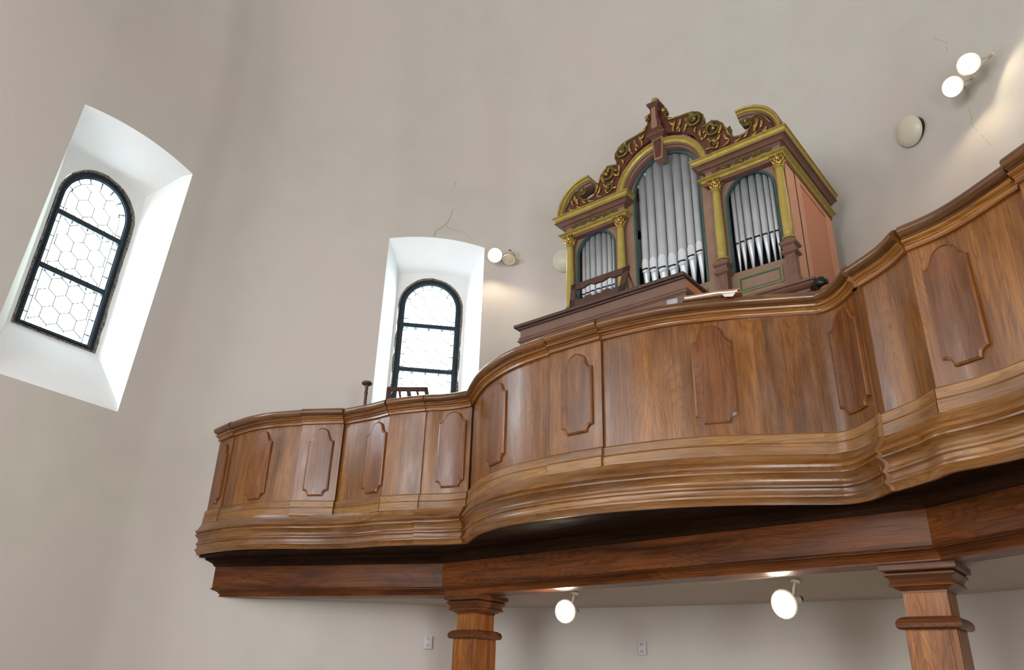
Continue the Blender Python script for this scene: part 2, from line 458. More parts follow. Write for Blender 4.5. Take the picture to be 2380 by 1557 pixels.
def bulge(p):
    for W, sg in ((WIN1, 0.035), (WIN2, 0.062)):
        ex, ey = W['R'][0]-W['L'][0], W['R'][1]-W['L'][1]; L2 = ex*ex+ey*ey
        t = ((p[0]-W['L'][0])*ex+(p[1]-W['L'][1])*ey)/L2
        d = abs((p[0]-W['L'][0])*ey-(p[1]-W['L'][1])*ex)/sqrt(L2)
        if 0 <= t <= 1 and d < 0.05:
            L = sqrt(L2); return (-ey/L*sg*4*t*(1-t), ex/L*sg*4*t*(1-t))
    return (0, 0)
def lean_at(pt):
    y = pt[1]
    if pt[0] > -6.3: return 0.0
    if y < -2: return 0.0
    if y < 1.0: return (y+2)/3.0
    if y < 3.0: return 1.0
    if y < 5.2: t = (y-3.0)/2.2; return 1-t*t*(3-2*t)
    return 0.0
def wpt(p, z):
    k = lean_at(p)*max(0.0, z-2.2)*T3
    sh = 0.0
    if p[0] < -6.6 and 0.9 < p[1] < 3.8:
        wgt = 1.0 if 1.7 <= p[1] <= 2.97 else (max(0, (p[1]-0.9)/0.8) if p[1] < 1.7 else max(0, (3.8-p[1])/0.83))
        sh = 0.042*wgt*(max(-1.0, min(1.0, (z-3.6)/1.4)))
    bx, by = bulge(p); bz = max(0.0, min(1.0, (z-5.06)/0.8)); bz = bz*bz*(3-2*bz)
    return (p[0]+0.986*k-0.165*sh+bx*bz, p[1]+0.165*k+0.986*sh+by*bz, z)
def wall_mesh(name, path, holes=None, rows=None):
    mb = MB(); zs = [-1.5, 0.0, 1.2, 2.23, 3.2, 4.3, 4.97, Z_TOP]
    cols = [[mb.v(*wpt(p, z)) for z in zs] for p in path]
    for i in range(len(path)-1):
        for k in range(len(zs)-1):
            mb.f([cols[i][k], cols[i+1][k], cols[i+1][k+1], cols[i][k+1]], smooth=True)
    return mb.build(name, 'wall', kind='structure')
SILL = 2.23
def win_top(t): return 4.965+0.075*(1-(2*t-1)**2)
def wall_window(mb, W, n=20):
    """the strip of wall carrying a window opening"""
    pts = [(W['L'][0]+(W['R'][0]-W['L'][0])*i/n, W['L'][1]+(W['R'][1]-W['L'][1])*i/n) for i in range(n+1)]
    for i in range(n):
        a, b = pts[i], pts[i+1]; ta, tb = i/n, (i+1)/n
        for z0, z1 in ((-1.5,0.0),(0.0,1.2),(1.2,SILL)):
            mb.f([mb.v(*wpt(a,z0)), mb.v(*wpt(b,z0)), mb.v(*wpt(b,z1)), mb.v(*wpt(a,z1))])
        mb.f([mb.v(*wpt(a,win_top(ta))), mb.v(*wpt(b,win_top(tb))), mb.v(*wpt(b,Z_TOP)), mb.v(*wpt(a,Z_TOP))])
def wall_multi(name, parts):
    mb = MB(); zs = [-1.5, 0.0, 1.2, SILL, 3.2, 4.3, 4.965, Z_TOP]
    for kind, data in parts:
        if kind == 'w': wall_window(mb, data)
        else:
            cols = [[mb.v(*wpt(p, z)) for z in zs] for p in data]
            for i in range(len(data)-1):
                for k in range(len(zs)-1):
                    mb.f([cols[i][k], cols[i+1][k], cols[i+1][k+1], cols[i][k+1]])
    bmesh.ops.remove_doubles(mb.bm, verts=mb.bm.verts[:], dist=0.0005)
    for f in mb.bm.faces: f.smooth = True
    return mb.build(name, 'wall', kind='structure')
pA = cm(leftA); pB = cm(leftB, pre=(-7.118,1.722), post=(-5.655,6.118)); pC = cm(backA, pre=WIN2['L'], post=(-0.83,6.62)); pD = cm(rightA, pre=(-1.9,6.92), post=(-2.4,-8.1)); pE = cm(frontA, pre=(0.6,-5.6), post=(-5.6,-6.2))
wallL = wall_multi('wall_left', [('p', pA), ('w', WIN1), ('p', pB), ('w', WIN2)])
wallB = wall_multi('wall_back', [('p', pC)])
wallR = wall_multi('wall_right', [('p', pD)])
wallF = wall_multi('wall_front', [('p', pE)])
ALLWALL = pA+[WIN1['L'], WIN1['R']]+pB+[WIN2['L'], WIN2['R']]+pC+pD
def wall_hit(azd):
    """wall point, inward normal at an azimuth seen from the eye's foot point"""
    d = (cos(radians(azd)), sin(radians(azd))); best = None
    for a, b in zip(ALLWALL[:-1], ALLWALL[1:]):
        ex, ey = b[0]-a[0], b[1]-a[1]; den = d[0]*ey-d[1]*ex
        if abs(den) < 1e-9: continue
        r = (a[0]*ey-a[1]*ex)/den; t = (a[0]*d[1]-a[1]*d[0])/den
        if r > 0 and -1e-6 <= t <= 1+1e-6 and hypot(ex, ey) > 1e-6:
            L = hypot(ex, ey); n = (ey/L, -ex/L)
            if n[0]*d[0]+n[1]*d[1] > 0: n = (-n[0], -n[1])
            if best is None or r < best[0]: best = (r, (r*d[0], r*d[1]), n)
    return best
# vault
mb = MB(); ring = pA[:-1]+[WIN1['L']]+[(WIN1['L'][0]+(WIN1['R'][0]-WIN1['L'][0])*i/20, WIN1['L'][1]+(WIN1['R'][1]-WIN1['L'][1])*i/20) for i in range(1,20)]+pB[:-1]+[(WIN2['L'][0]+(WIN2['R'][0]-WIN2['L'][0])*i/20, WIN2['L'][1]+(WIN2['R'][1]-WIN2['L'][1])*i/20) for i in range(0,20)]+pC[:-1]+pD[:-1]+pE[:-1]
C0 = (-2.75, -0.4); rows = []
NT = 18
for k in range(NT):
    t = (pi/2)*k/NT; row = []
    for p in ring:
        q = wpt(p, Z_TOP); row.append(mb.v(C0[0]+(q[0]-C0[0])*cos(t), C0[1]+(q[1]-C0[1])*cos(t), Z_TOP+4.6*sin(t)))
    rows.append(row)
apex = mb.v(C0[0], C0[1], Z_TOP+4.6)
for k in range(NT-1):
    for i in range(len(ring)):
        j = (i+1) % len(ring)
        mb.f([rows[k][i], rows[k][j], rows[k+1][j], rows[k+1][i]], smooth=True)
for i in range(len(ring)): mb.f([rows[-1][i], rows[-1][(i+1) % len(ring)], apex], smooth=True)
mb.build('ceiling', 'wall', kind='structure')
mb = MB(); mb.box(-9, 3, -9, 8.5, -1.7, -1.5); mb.build('floor', 'floor', kind='structure')

# ------------------------------------------------------------------ windows
def make_window(name, W, lean, ucen, gz):
    """gz: (glass bottom, bar 1 centre, bar 2 centre, arch spring, glass half width)"""
    L, R = Vector((W['L'][0], W['L'][1], 0)), Vector((W['R'][0], W['R'][1], 0))
    T = (R-L).normalized(); Nn = Vector((T.y, -T.x, 0))
    if Nn.dot(-L) < 0: Nn = -Nn
    half = (R-L).length/2; mid = (L+R)/2
    up = Vector((0,0,1))*cos(radians(lean))+Nn*sin(radians(lean)); nrm = T.cross(up)
    if nrm.dot(Nn) < 0: nrm = -nrm
    root = bpy.data.objects.new(name, None); COL.objects.link(root)
    o = mid+Vector((0,0,2.2)); root.location = (o.x, o.y, o.z+HC); root['kind'] = 'structure'
    def P(u, z, d):      # u along the wall from the opening's centre, z height in the plane, d depth outwards
        q = o+T*u+up*(z-2.2)-nrm*d; return (q.x, q.y, q.z)
    D = 0.36; zb, b1, b2, zs, hw = gz
    n = 20
    # reveal: outer outline to niche outline
    hi = hw+0.115
    outer = [(-half, SILL)]; inner = [(ucen-hi, zb-0.075)]
    for i in range(n+1):
        t = i/n; outer.append((-half+2*half*t, win_top(t))); inner.append((ucen-hi+2*hi*t, zs+hw+0.10+0.055*(1-(2*t-1)**2)))
    outer.append((half, SILL)); inner.append((ucen+hi, zb-0.075))
    mb = MB(); m = len(outer)
    steps = 6
    rowsv = []
    for k in range(steps+1):
        t = k/steps; e = t
        rr = []
        for (uo, zo), (ui, zi) in zip(outer, inner):
            if k == 0:
                a = wpt((mid.x+T.x*uo, mid.y+T.y*uo), zo); rr.append(mb.v(*a))
            else: rr.append(mb.v(*P(uo+(ui-uo)*e, zo+(zi-zo)*e, D*t)))
        rowsv.append(rr)
    for k in range(steps):
        for i in range(m):
            j = (i+1) % m
            mb.f([rowsv[k][i], rowsv[k][j], rowsv[k+1][j], rowsv[k+1][i]], smooth=not (i in (0, m-2, m-1)))
    # niche back wall with arched hole
    fo = hw+0.086
    hole = [(ucen-fo, zb-0.06)]+[(ucen-fo*cos(pi*i/n), zs+fo*sin(pi*i/n)) for i in range(n+1)]+[(ucen+fo, zb-0.06)]
    a = [mb.v(*P(u, z, D)) for u, z in inner]; b = [mb.v(*P(u, z, D)) for u, z in hole]; c = [mb.v(*P(u, z, D+0.16)) for u, z in hole]
    for i in range(m):
        j = (i+1) % m
        mb.f([a[i], a[j], b[j], b[i]]); mb.f([b[i], b[j], c[j], c[i]])
    mb.build('reveal', 'reveal', root, auto=35)
    # crumbling mortar joint around the frame
    mb = MB(); rnd = random.Random(3)
    def ringpts(off, dz, jit):
        pts = [(ucen-off, zb-0.06-dz)]
        for q in range(14): pts.append((ucen-off+rnd.uniform(-jit, jit), zb+(zs-zb)*(q+0.5)/14))
        pts += [(ucen-(off+rnd.uniform(-jit,jit))*cos(pi*i/n), zs+(off+rnd.uniform(-jit,jit))*sin(pi*i/n)) for i in range(n+1)]
        for q in range(13,-1,-1): pts.append((ucen+off+rnd.uniform(-jit, jit), zb+(zs-zb)*(q+0.5)/14))
        pts.append((ucen+off, zb-0.06-dz)); return pts
    A_ = ringpts(fo-0.003, 0.008, 0.008); B_ = ringpts(fo-0.020, -0.01, 0.0)
    va = [mb.v(*P(u, z, D-0.004)) for u, z in A_]; vb = [mb.v(*P(u, z, D-0.002)) for u, z in B_]
    vc = [mb.v(*P(u, z, D+0.028)) for u, z in B_]
    for i in range(len(va)):
        j = (i+1) % len(va); mb.f([va[i], va[j], vb[j], vb[i]]); mb.f([vc[i], vc[j], vb[j], vb[i]])
    mb.build('mortar_joint', 'grime', root)
    # iron frame
    def arch(off):
        return [(ucen-hw-off, zb-off)]+[(ucen-(hw+off)*cos(pi*i/n), zs+(hw+off)*sin(pi*i/n)) for i in range(n+1)]+[(ucen+hw+off, zb-off)]
    mb = MB(); oo, ii = arch(0.074), arch(0.0)
    df, db = D+0.03, D+0.09
    lay = [[mb.v(*P(u, z, d)) for u, z in pl] for pl, d in ((oo, df), (ii, df), (ii, db), (oo, db))]
    mm = len(oo)
    for k in range(4):
        for i in range(mm):
            j = (i+1) % mm; mb.f([lay[k][i], lay[k][j], lay[(k+1) % 4][j], lay[(k+1) % 4][i]])
    # raised inner lip
    o2, i2 = arch(0.028), arch(0.008)
    lay = [[mb.v(*P(u, z, d)) for u, z in pl] for pl, d in ((o2, df-0.012), (i2, df-0.012), (i2, df+0.004), (o2, df+0.004))]
    for k in range(4):
        for i in range(mm):
            j = (i+1) % mm; mb.f([lay[k][i], lay[k][j], lay[(k+1) % 4][j], lay[(k+1) % 4][i]])
    fr = mb.build('window_frame', 'ironblue', root)
    for zc in (b1, b2):
        mb = MB(); q = []
        for u in (ucen-hw-0.01, ucen+hw+0.01):
            q.append([mb.v(*P(u, zc+dz, d)) for dz, d in ((-0.027, df-0.006), (0.027, df-0.006), (0.027, db), (-0.027, db))])
        for k in range(4): mb.f([q[0][k], q[0][(k+1) % 4], q[1][(k+1) % 4], q[1][k]])
        mb.f(q[0]); mb.f(q[1][::-1])
        mb.build('glazing_bar', 'ironblue', fr)
    # pane
    mb = MB(); mb.f([mb.v(*P(u, z, D+0.065)) for u, z in ii]); mb.build('pane', 'glass', root)
    # leading: hexagon net, border lines, fan around the arch
    mb = MB(); r = 0.0045; dl = D+0.058
    def inside(u, z):
        u -= ucen
        if abs(u) > hw-0.045 or z < zb+0.03: return False
        if z > zs and hypot(u, z-zs) > hw-0.045: return False
        for zc in (b1, b2):
            if abs(z-zc) < 0.03: return False
        return True
    def seg(a, b):
        K = 6; ok = [inside(a[0]+(b[0]-a[0])*i/K, a[1]+(b[1]-a[1])*i/K) for i in range(K+1)]
        idx = [i for i in range(K+1) if ok[i]]
        if len(idx) < 2: return
        i0, i1 = idx[0], idx[-1]
        p, q2 = [(a[0]+(b[0]-a[0])*t/K, a[1]+(b[1]-a[1])*t/K) for t in (i0, i1)]
        mb.tube([P(*p, dl), P(*q2, dl)], r, 4)
    h = 0.098
    for row in range(-2, 22):
        for cl in range(-5, 6):
            cxu = ucen+cl*h*sqrt(3)+(row % 2)*h*sqrt(3)/2; czv = zb+row*h*1.5
            pts = [(cxu+h*cos(pi/6+pi/3*k), czv+h*sin(pi/6+pi/3*k)) for k in range(6)]
            for k in (0, 1, 5): seg(pts[k], pts[(k+1) % 6])
    for z0, z1 in ((zb, b2-0.022), (b2+0.022, b1-0.022), (b1+0.022, zs)):
        for sg in (-1, 1): mb.tube([P(ucen+sg*(hw-0.045), z0, dl), P(ucen+sg*(hw-0.045), z1, dl)], r, 4)
    arc = [P(ucen-(hw-0.045)*cos(pi*i/24), zs+(hw-0.045)*sin(pi*i/24), dl) for i in range(25)]
    mb.tube(arc, r, 4)
    for i in range(1, 8):
        a_ = pi*i/8
        mb.tube([P(ucen-(hw-0.045)*cos(a_), zs+(hw-0.045)*sin(a_), dl), P(ucen-hw*cos(a_), zs+hw*sin(a_), dl)], r*1.3, 4)
    for z0 in [zb+0.1+0.16*i for i in range(9)]:
        if z0 < zs:
            for sg in (-1, 1): mb.tube([P(ucen+sg*(hw-0.045), z0, dl), P(ucen+sg*hw, z0, dl)], r*1.3, 4)
    for zc, sg in ((b1, 1), (b1, -1), (b2, 1), (b2, -1)):
        for q in range(-1, 3): mb.tube([P(ucen-hw/2+q*hw/2, zc+sg*0.02, dl), P(ucen-hw/2+q*hw/2, zc+sg*0.05, dl)], r*1.3, 4)
    mb.build('leading', 'lead', root)
    return root
make_window('window_1', WIN1, 3.0, 0.005, (2.870, 4.022, 3.440, 4.208, 0.325))
make_window('window_2', WIN2, 0.0, -0.015, (2.872, 3.992, 3.405, 4.250, 0.316))

# ------------------------------------------------------------------ the gallery
SEG = [
 [(-7.40,4.008),(-7.279,3.994),(-6.986,3.963)],
 [(-7.04,3.975),(-6.972,3.973),(-6.694,3.969),(-6.474,3.999),(-6.302,4.056),(-6.082,4.148)],
 [(-6.075,4.130),(-5.90,4.232),(-5.717,4.340)],
 [(-5.74,4.362),(-5.666,4.373),(-5.512,4.395),(-5.361,4.415),(-5.161,4.418)],
 [(-5.161,4.418),(-4.997,4.465),(-4.804,4.530)],
 [(-4.86,4.532),(-4.772,4.548),(-4.668,4.604),(-4.524,4.650),(-4.374,4.672)],
 [(-4.36,4.700),(-4.314,4.640),(-3.986,4.402),(-3.706,4.268),(-3.492,4.198),(-3.301,4.167),(-3.125,4.152)],
 [(-3.115,4.134),(-2.889,4.130),(-2.675,4.130)],
 [(-2.72,4.152),(-2.656,4.152),(-2.481,4.168),(-2.237,4.207),(-2.020,4.275),(-1.817,4.358),(-1.666,4.436),(-1.399,4.576)],
 [(-1.399,4.576),(-1.310,4.608),(-1.198,4.570),(-1.083,4.464),(-1.020,4.376)],
 [(-1.05,4.420),(-0.998,4.386),(-0.882,4.312),(-0.774,4.229),(-0.682,4.127)],
 [(-0.682,4.127),(-0.533,4.092),(-0.415,4.041),(-0.298,3.970),(-0.187,3.893),(-0.100,3.830)],
 [(-0.105,3.785),(0.10,3.640),(0.28,3.520)],
 [(0.24,3.575),(0.50,3.44),(0.80,3.32),(1.15,3.22),(1.50,3.15)],
]
def smooth_path(P, n=6): return catmull(P, n) if len(P) > 3 else catmull(P, 5)
def sag(x): return 0.06*(-2.2-x)/5.1 if x < -2.2 else -0.02*(x+2.2)/2.2
PATH = [smooth_path(s) for s in SEG]
gal = thing('gallery_parapet', (-3.2, 4.3, 1.0), 'curving oak organ gallery front with moulded handrail, raised shaped panels and stepped base moulding', 'balcony')
RAILP = [(-0.11,2.262),(-0.11,2.325),(-0.09,2.340),(0.02,2.343),(0.055,2.337),(0.076,2.322),(0.083,2.304),(0.079,2.286),(0.064,2.273),(0.045,2.268),(0.045,2.262)]
RAILM = [(-0.06,2.1975),(-0.06,2.262),(0.040,2.262),(0.050,2.256),(0.054,2.249),(0.050,2.241),(0.038,2.235),(0.030,2.234),(0.030,2.228),(0.020,2.222),(0.018,2.215),(0.022,2.213),(0.022,2.1975)]
PANP = [(-0.05,1.36),(-0.05,2.21),(0.0,2.21),(0.0,1.36)]
SKP = [(-0.05,1.285),(-0.05,1.425),(0.004,1.425),(0.012,1.418),(0.020,1.412),(0.020,1.362),(0.017,1.359),(0.020,1.356),(0.026,1.350),(0.026,1.285)]
ustart = 0.0; panels = []
for i, P in enumerate(PATH):
    L = sum(hypot(b[0]-a[0], b[1]-a[1]) for a, b in zip(P[:-1], P[1:]))
    pn = MB().sweep(P, PANP, u0=ustart).build('parapet_panel', 'panel', gal, auto=30)
    MB().sweep(P, SKP, zsh=sag, u0=ustart).build('skirting', 'skirt', pn, auto=30)
    MB().sweep(P, RAILP, u0=ustart).build('handrail', 'rail', gal, auto=40)
    MB().sweep(P, RAILM, u0=ustart).build('rail_moulding', 'railmould', gal, auto=35)
    panels.append((P, L, ustart, pn)); ustart += L+0.37
# base moulding, four lengths
MOULD = [(-0.004,0.992),(-0.006,1.045),(-0.14,1.05),(-0.14,1.292),(0.024,1.292),(0.052,1.232),(0.062,1.226),(0.070,1.214),(0.066,1.200),(0.054,1.192),(0.058,1.184),(0.066,1.178),(0.066,1.168),(0.048,1.158),(0.036,1.145),(0.030,1.128),(0.032,1.112),(0.040,1.104),(0.046,1.100),(0.046,1.088),(0.034,1.080),(0.032,1.062),(0.036,1.048),(0.046,1.042),(0.046,1.030),(0.030,1.018),(0.024,1.004),(0.020,0.990)]
def joinp(idx, off=0.0):
    out = []
    for k in idx:
        out += SEG[k][1:] if (out or k == 0) and k not in (4, 9, 11) else (SEG[k][1:] if k in (4, 9, 11) and out else SEG[k])
    q = [out[0]]
    for p in out[1:]:
        if hypot(p[0]-q[-1][0], p[1]-q[-1][1]) > 0.09: q.append(p)
    c = catmull(q, 6)
    return c
def moulds():
    groups = [[0,1,2,3,4],[5],[6,7,8],[9],[10,11,12,13]]
    for gi, g in enumerate(groups):
        c = joinp(g); prof = MOULD
        if gi == 1: prof = [(o+0.034 if o > 0 else o, z) for o, z in MOULD]; c = smooth_path([(-4.815,4.535)]+SEG[5][2:]+[(-4.34,4.668)])
        if gi == 0: c = smooth_path([(-7.40,4.008)]+[(-7.279,3.994),(-6.972,3.968),(-6.694,3.969),(-6.474,3.999),(-6.302,4.052),(-6.082,4.140),(-5.90,4.236),(-5.717,4.320),(-5.512,4.385),(-5.361,4.415),(-5.161,4.430),(-4.997,4.470),(-4.80,4.532)])
        if gi == 2: c = smooth_path([(-4.34,4.665),(-3.986,4.402),(-3.706,4.262),(-3.492,4.192),(-3.301,4.158),(-3.10,4.140),(-2.889,4.133),(-2.66,4.140),(-2.481,4.165),(-2.237,4.207),(-2.020,4.275),(-1.817,4.358),(-1.666,4.436),(-1.399,4.580)])
        if gi == 3: c = smooth_path([(-1.399,4.580),(-1.310,4.606),(-1.198,4.570),(-1.083,4.464),(-1.015,4.376)])
        if gi == 4: c = smooth_path([(-1.06,4.43),(-0.985,4.386),(-0.882,4.312),(-0.774,4.229),(-0.682,4.135),(-0.533,4.085),(-0.415,4.035),(-0.298,3.962),(-0.187,3.880),(-0.06,3.78),(0.10,3.66),(0.28,3.55),(0.50,3.44),(0.80,3.32),(1.15,3.22),(1.50,3.15)])
        MB().sweep(c, prof, zsh=sag, u0=gi*3.1).build('base_moulding', 'mould', gal, auto=38)
moulds()
# shaped raised fields
def arclen_at(P, azd):
    """distance along the path where it crosses an azimuth"""
    s = 0; d = (cos(radians(azd)), sin(radians(azd)))
    for a, b in zip(P[:-1], P[1:]):
        ex, ey = b[0]-a[0], b[1]-a[1]; den = d[0]*ey-d[1]*ex; L = hypot(ex, ey)
        if abs(den) > 1e-12:
            r = (a[0]*ey-a[1]*ex)/den; t = (a[0]*d[1]-a[1]*d[0])/den
            if r > 0 and 0 <= t <= 1: return s+t*L
        s += L
    return None
def path_at(P, s):
    for a, b in zip(P[:-1], P[1:]):
        L = hypot(b[0]-a[0], b[1]-a[1])
        if s <= L or b is P[-1]:
            t = s/L; tx, ty = (b[0]-a[0])/L, (b[1]-a[1])/L
            return (a[0]+(b[0]-a[0])*t, a[1]+(b[1]-a[1])*t), (ty, -tx)
        s -= L
def field(seg, s0, s1, z0, z1, z2, notch=0.055, th=0.020):
    P, L, u0, pn = panels[seg]; n = 48; wd = s1-s0
    xs = sorted(set([0.0, 1.0]+[i/n for i in range(n+1)]+[notch/wd, 1-notch/wd]))
    def top(t):
        u = abs(2*t-1)            # 0 centre, 1 edge
        e = 0.86
        if u > e: return z1
        if u > 0.58: return z1+(z2-z1)*0.42*(1-cos((e-u)/(e-0.58)*pi/2))/1.0+0.006
        q = u/0.58
        return z1+(z2-z1)*(0.42+0.58*sqrt(max(0, 1-q*q)))
    def bot(t):
        d = min(t, 1-t)*wd
        return z0+(sqrt(max(0, notch**2-d**2)) if d < notch else 0)
    def ringv(inset, o):
        rows = []
        for t in xs:
            tt = inset/wd+(1-2*inset/wd)*t
            (x, y), nn = path_at(P, s0+tt*wd)
            zb, zt = bot(t)+inset, top(t)-inset
            rows.append(((x+nn[0]*o, y+nn[1]*o, zb), (x+nn[0]*o, y+nn[1]*o, zt), s0+tt*wd))
        return rows
    mb = MB()
    A, Bq, Cq = ringv(0.0, 0.0), ringv(0.0, th-0.006), ringv(0.012, th)
    va = [[(mb.v(*r[0]), mb.v(*r[1])) for r in X] for X in (A, Bq, Cq)]
    top_ = va[2]
    for i in range(len(xs)-1):
        uu = [Cq[i][2]+u0, Cq[i+1][2]+u0]
        mb.f([top_[i][0], top_[i+1][0], top_[i+1][1], top_[i][1]],
             [(uu[0], Cq[i][0][2]), (uu[1], Cq[i+1][0][2]), (uu[1], Cq[i+1][1][2]), (uu[0], Cq[i][1][2])])
        for k in (0, 1):
            for q in (0, 1):
                mb.f([va[k][i][q], va[k][i+1][q], va[k+1][i+1][q], va[k+1][i][q]], [(uu[0],0),(uu[1],0),(uu[1],.02),(uu[0],.02)])
    for i in (0, len(xs)-1):
        for k in (0, 1): mb.f([va[k][i][0], va[k][i][1], va[k+1][i][1], va[k+1][i][0]], [(0,A[i][0][2]),(0,A[i][1][2]),(.02,A[i][1][2]),(.02,A[i][0][2])])
    mb.build('raised_field', 'field', pn)

for seg, a0, a1, z0, z1, z2 in [
    (0, 151.04, 150.60, 1.53, 2.02, 2.14),
    (1, 148.97, 147.72, 1.50, 2.06, 2.175),
    (2, 145.10, 143.36, 1.51, 2.03, 2.155),
    (3, 140.90, 139.52, 1.50, 2.04, 2.155),
    (5, 135.54, 133.46, 1.50, 2.08, 2.175),
    (6, 131.70, 130.41, 1.50, 2.05, 2.150),
    (7, 126.03, 123.61, 1.55, 2.02, 2.135),
    (8, 115.83, 112.66, 1.50, 2.05, 2.165),
    (9, 105.60, 103.51, 1.50, 2.05, 2.160),
    (11, 98.59, 95.63, 1.49, 2.05, 2.150)]:
    P, L, u0, pn = panels[seg]
    s0, s1 = arclen_at(P, a0), arclen_at(P, a1)
    if s0 is None: s0 = 0.04
    if s1 is None: s1 = L-0.04
    field(seg, s0, s1, z0, z1, z2, notch=0.05)

# beam below the gallery
BEAM = [(-7.42,4.148),(-7.272,4.209),(-5.02,5.140),(-0.955,4.862),(1.60,3.20)]
bm_ = thing('gallery_beam', (-3.0, 5.0, 0.683), 'dark brown oak beam with moulded lower edge carried on two pillars under the gallery', 'beam')
FAS = [(-0.20,0.757),(-0.20,0.957),(0.06,0.957),(0.06,0.757)]
LOW = [(-0.20,0.683),(-0.20,0.757),(0.068,0.757),(0.072,0.752),(0.068,0.747),(0.060,0.745),(0.060,0.741),(0.040,0.735),(0.020,0.722),(0.008,0.704),(0.004,0.694),(0.010,0.692),(0.010,0.683)]
UPP = [(-0.20,0.957),(-0.20,1.03),(0.135,1.03),(0.135,1.012),(0.115,1.004),(0.085,0.985),(0.072,0.966),(0.072,0.957)]
for i in range(1, 4):
    i0, i1 = (0, 2) if i == 1 else (i, i+1)
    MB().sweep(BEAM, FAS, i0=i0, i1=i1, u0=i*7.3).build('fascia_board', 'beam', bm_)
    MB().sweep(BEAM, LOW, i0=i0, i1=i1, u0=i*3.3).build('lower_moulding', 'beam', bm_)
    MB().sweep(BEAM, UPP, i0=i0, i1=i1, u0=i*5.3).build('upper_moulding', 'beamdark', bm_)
# soffit between the beam and the parapet, gallery floor, plaster ceiling under it: polar strips round the stair hall
def polar(poly, azd):
    d = (cos(radians(azd)), sin(radians(azd))); best = None
    for a, b in zip(poly[:-1], poly[1:]):
        ex, ey = b[0]-a[0], b[1]-a[1]; den = d[0]*ey-d[1]*ex
        if abs(den) < 1e-9: continue
        r = (a[0]*ey-a[1]*ex)/den; t = (a[0]*d[1]-a[1]*d[0])/den
        if r > 0 and -1e-4 <= t <= 1+1e-4 and (best is None or r < best): best = r
    return best
PARPOLY = [p for P in PATH for p in P]
def strip(inner, outer, z0, z1, azs, doff=0.0, uvgrain=True):
    mb = MB(); cols = []; u = 0
    for a in azs:
        d = (cos(radians(a)), sin(radians(a)))
        ri, ro = inner(a), outer(a)
        if ri is None or ro is None: continue
        pi_, po = (d[0]*ri, d[1]*ri), (d[0]*ro, d[1]*ro)
        cols.append((mb.v(*pi_, z0), mb.v(*po, z0), mb.v(*po, z1), mb.v(*pi_, z1), pi_, po))
    for c, e in zip(cols[:-1], cols[1:]):
        for k in range(4):
            j = (k+1) % 4; P4 = (c[4], c[5], c[5], c[4]); Q4 = (e[4], e[5], e[5], e[4])
            mb.f([c[k], c[j], e[j], e[k]], [P4[k], P4[j], Q4[j], Q4[k]])
    mb.f(list(cols[0][:4])); mb.f(list(cols[-1][:4])[::-1])
    return mb
azs = [150.4-0.5*i for i in range(172)]
def wallr(a):
    h = wall_hit(a); return h[0]-0.004 if h else None
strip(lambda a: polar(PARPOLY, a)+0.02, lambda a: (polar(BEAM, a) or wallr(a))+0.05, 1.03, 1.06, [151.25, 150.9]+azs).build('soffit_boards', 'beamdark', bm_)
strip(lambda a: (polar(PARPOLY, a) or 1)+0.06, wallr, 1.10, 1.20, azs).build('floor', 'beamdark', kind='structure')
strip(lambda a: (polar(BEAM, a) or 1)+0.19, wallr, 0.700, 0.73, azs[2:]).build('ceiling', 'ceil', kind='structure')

# pillars
def pillar(x, y, label, rot):
    t = thing('oak_pillar', (x, y, -1.5), label, 'pillar', 'square oak pillars under the gallery beam')
    def sq(prof, name, mat, parent=t):
        mb = MB(); mb.lathe(x, y, prof, n=4, smooth=False, a0=pi/4+rot, sq=True); return mb.build(name, mat, parent)
    sh = sq([(0.131,-1.30),(0.131,0.335)], 'shaft', 'pillar')
    # facing boards set between the corner posts
    for k in range(4):
        a = rot+k*pi/2; mb = MB()
        mb.box(x+0.129, x+0.1345, y-0.092, y+0.092, -1.25, 0.328, bev=0.002, rot=a, piv=(x, y)); mb.build('facing_board', 'pillar', sh)
    sq([(0.155,0.335),(0.166,0.345),(0.168,0.366),(0.160,0.386),(0.142,0.398),(0.118,0.404),(0.118,0.405)], 'collar', 'pillarcap')
    sq([(0.114,0.40),(0.114,0.535)], 'neck', 'pillar')
    sq([(0.118,0.530),(0.118,0.542),(0.140,0.552),(0.150,0.560),(0.168,0.564),(0.170,0.572),(0.166,0.580),(0.160,0.592),(0.166,0.606),(0.180,0.618),(0.184,0.624),(0.184,0.632),(0.170,0.640),(0.196,0.646),(0.200,0.652),(0.200,0.683)], 'capital', 'pillarcap')
    sq([(0.19,-1.5),(0.19,-1.36),(0.165,-1.32),(0.150,-1.30),(0.131,-1.28)], 'base', 'pillarcap')
    return t
pillar(-4.79, 5.30, 'slender square oak pillar below the gallery, lamplit on its right face, the far one', radians(0))
pillar(-1.10, 5.10, 'broad square oak pillar at the beam corner near the right edge, the nearer one', radians(0))

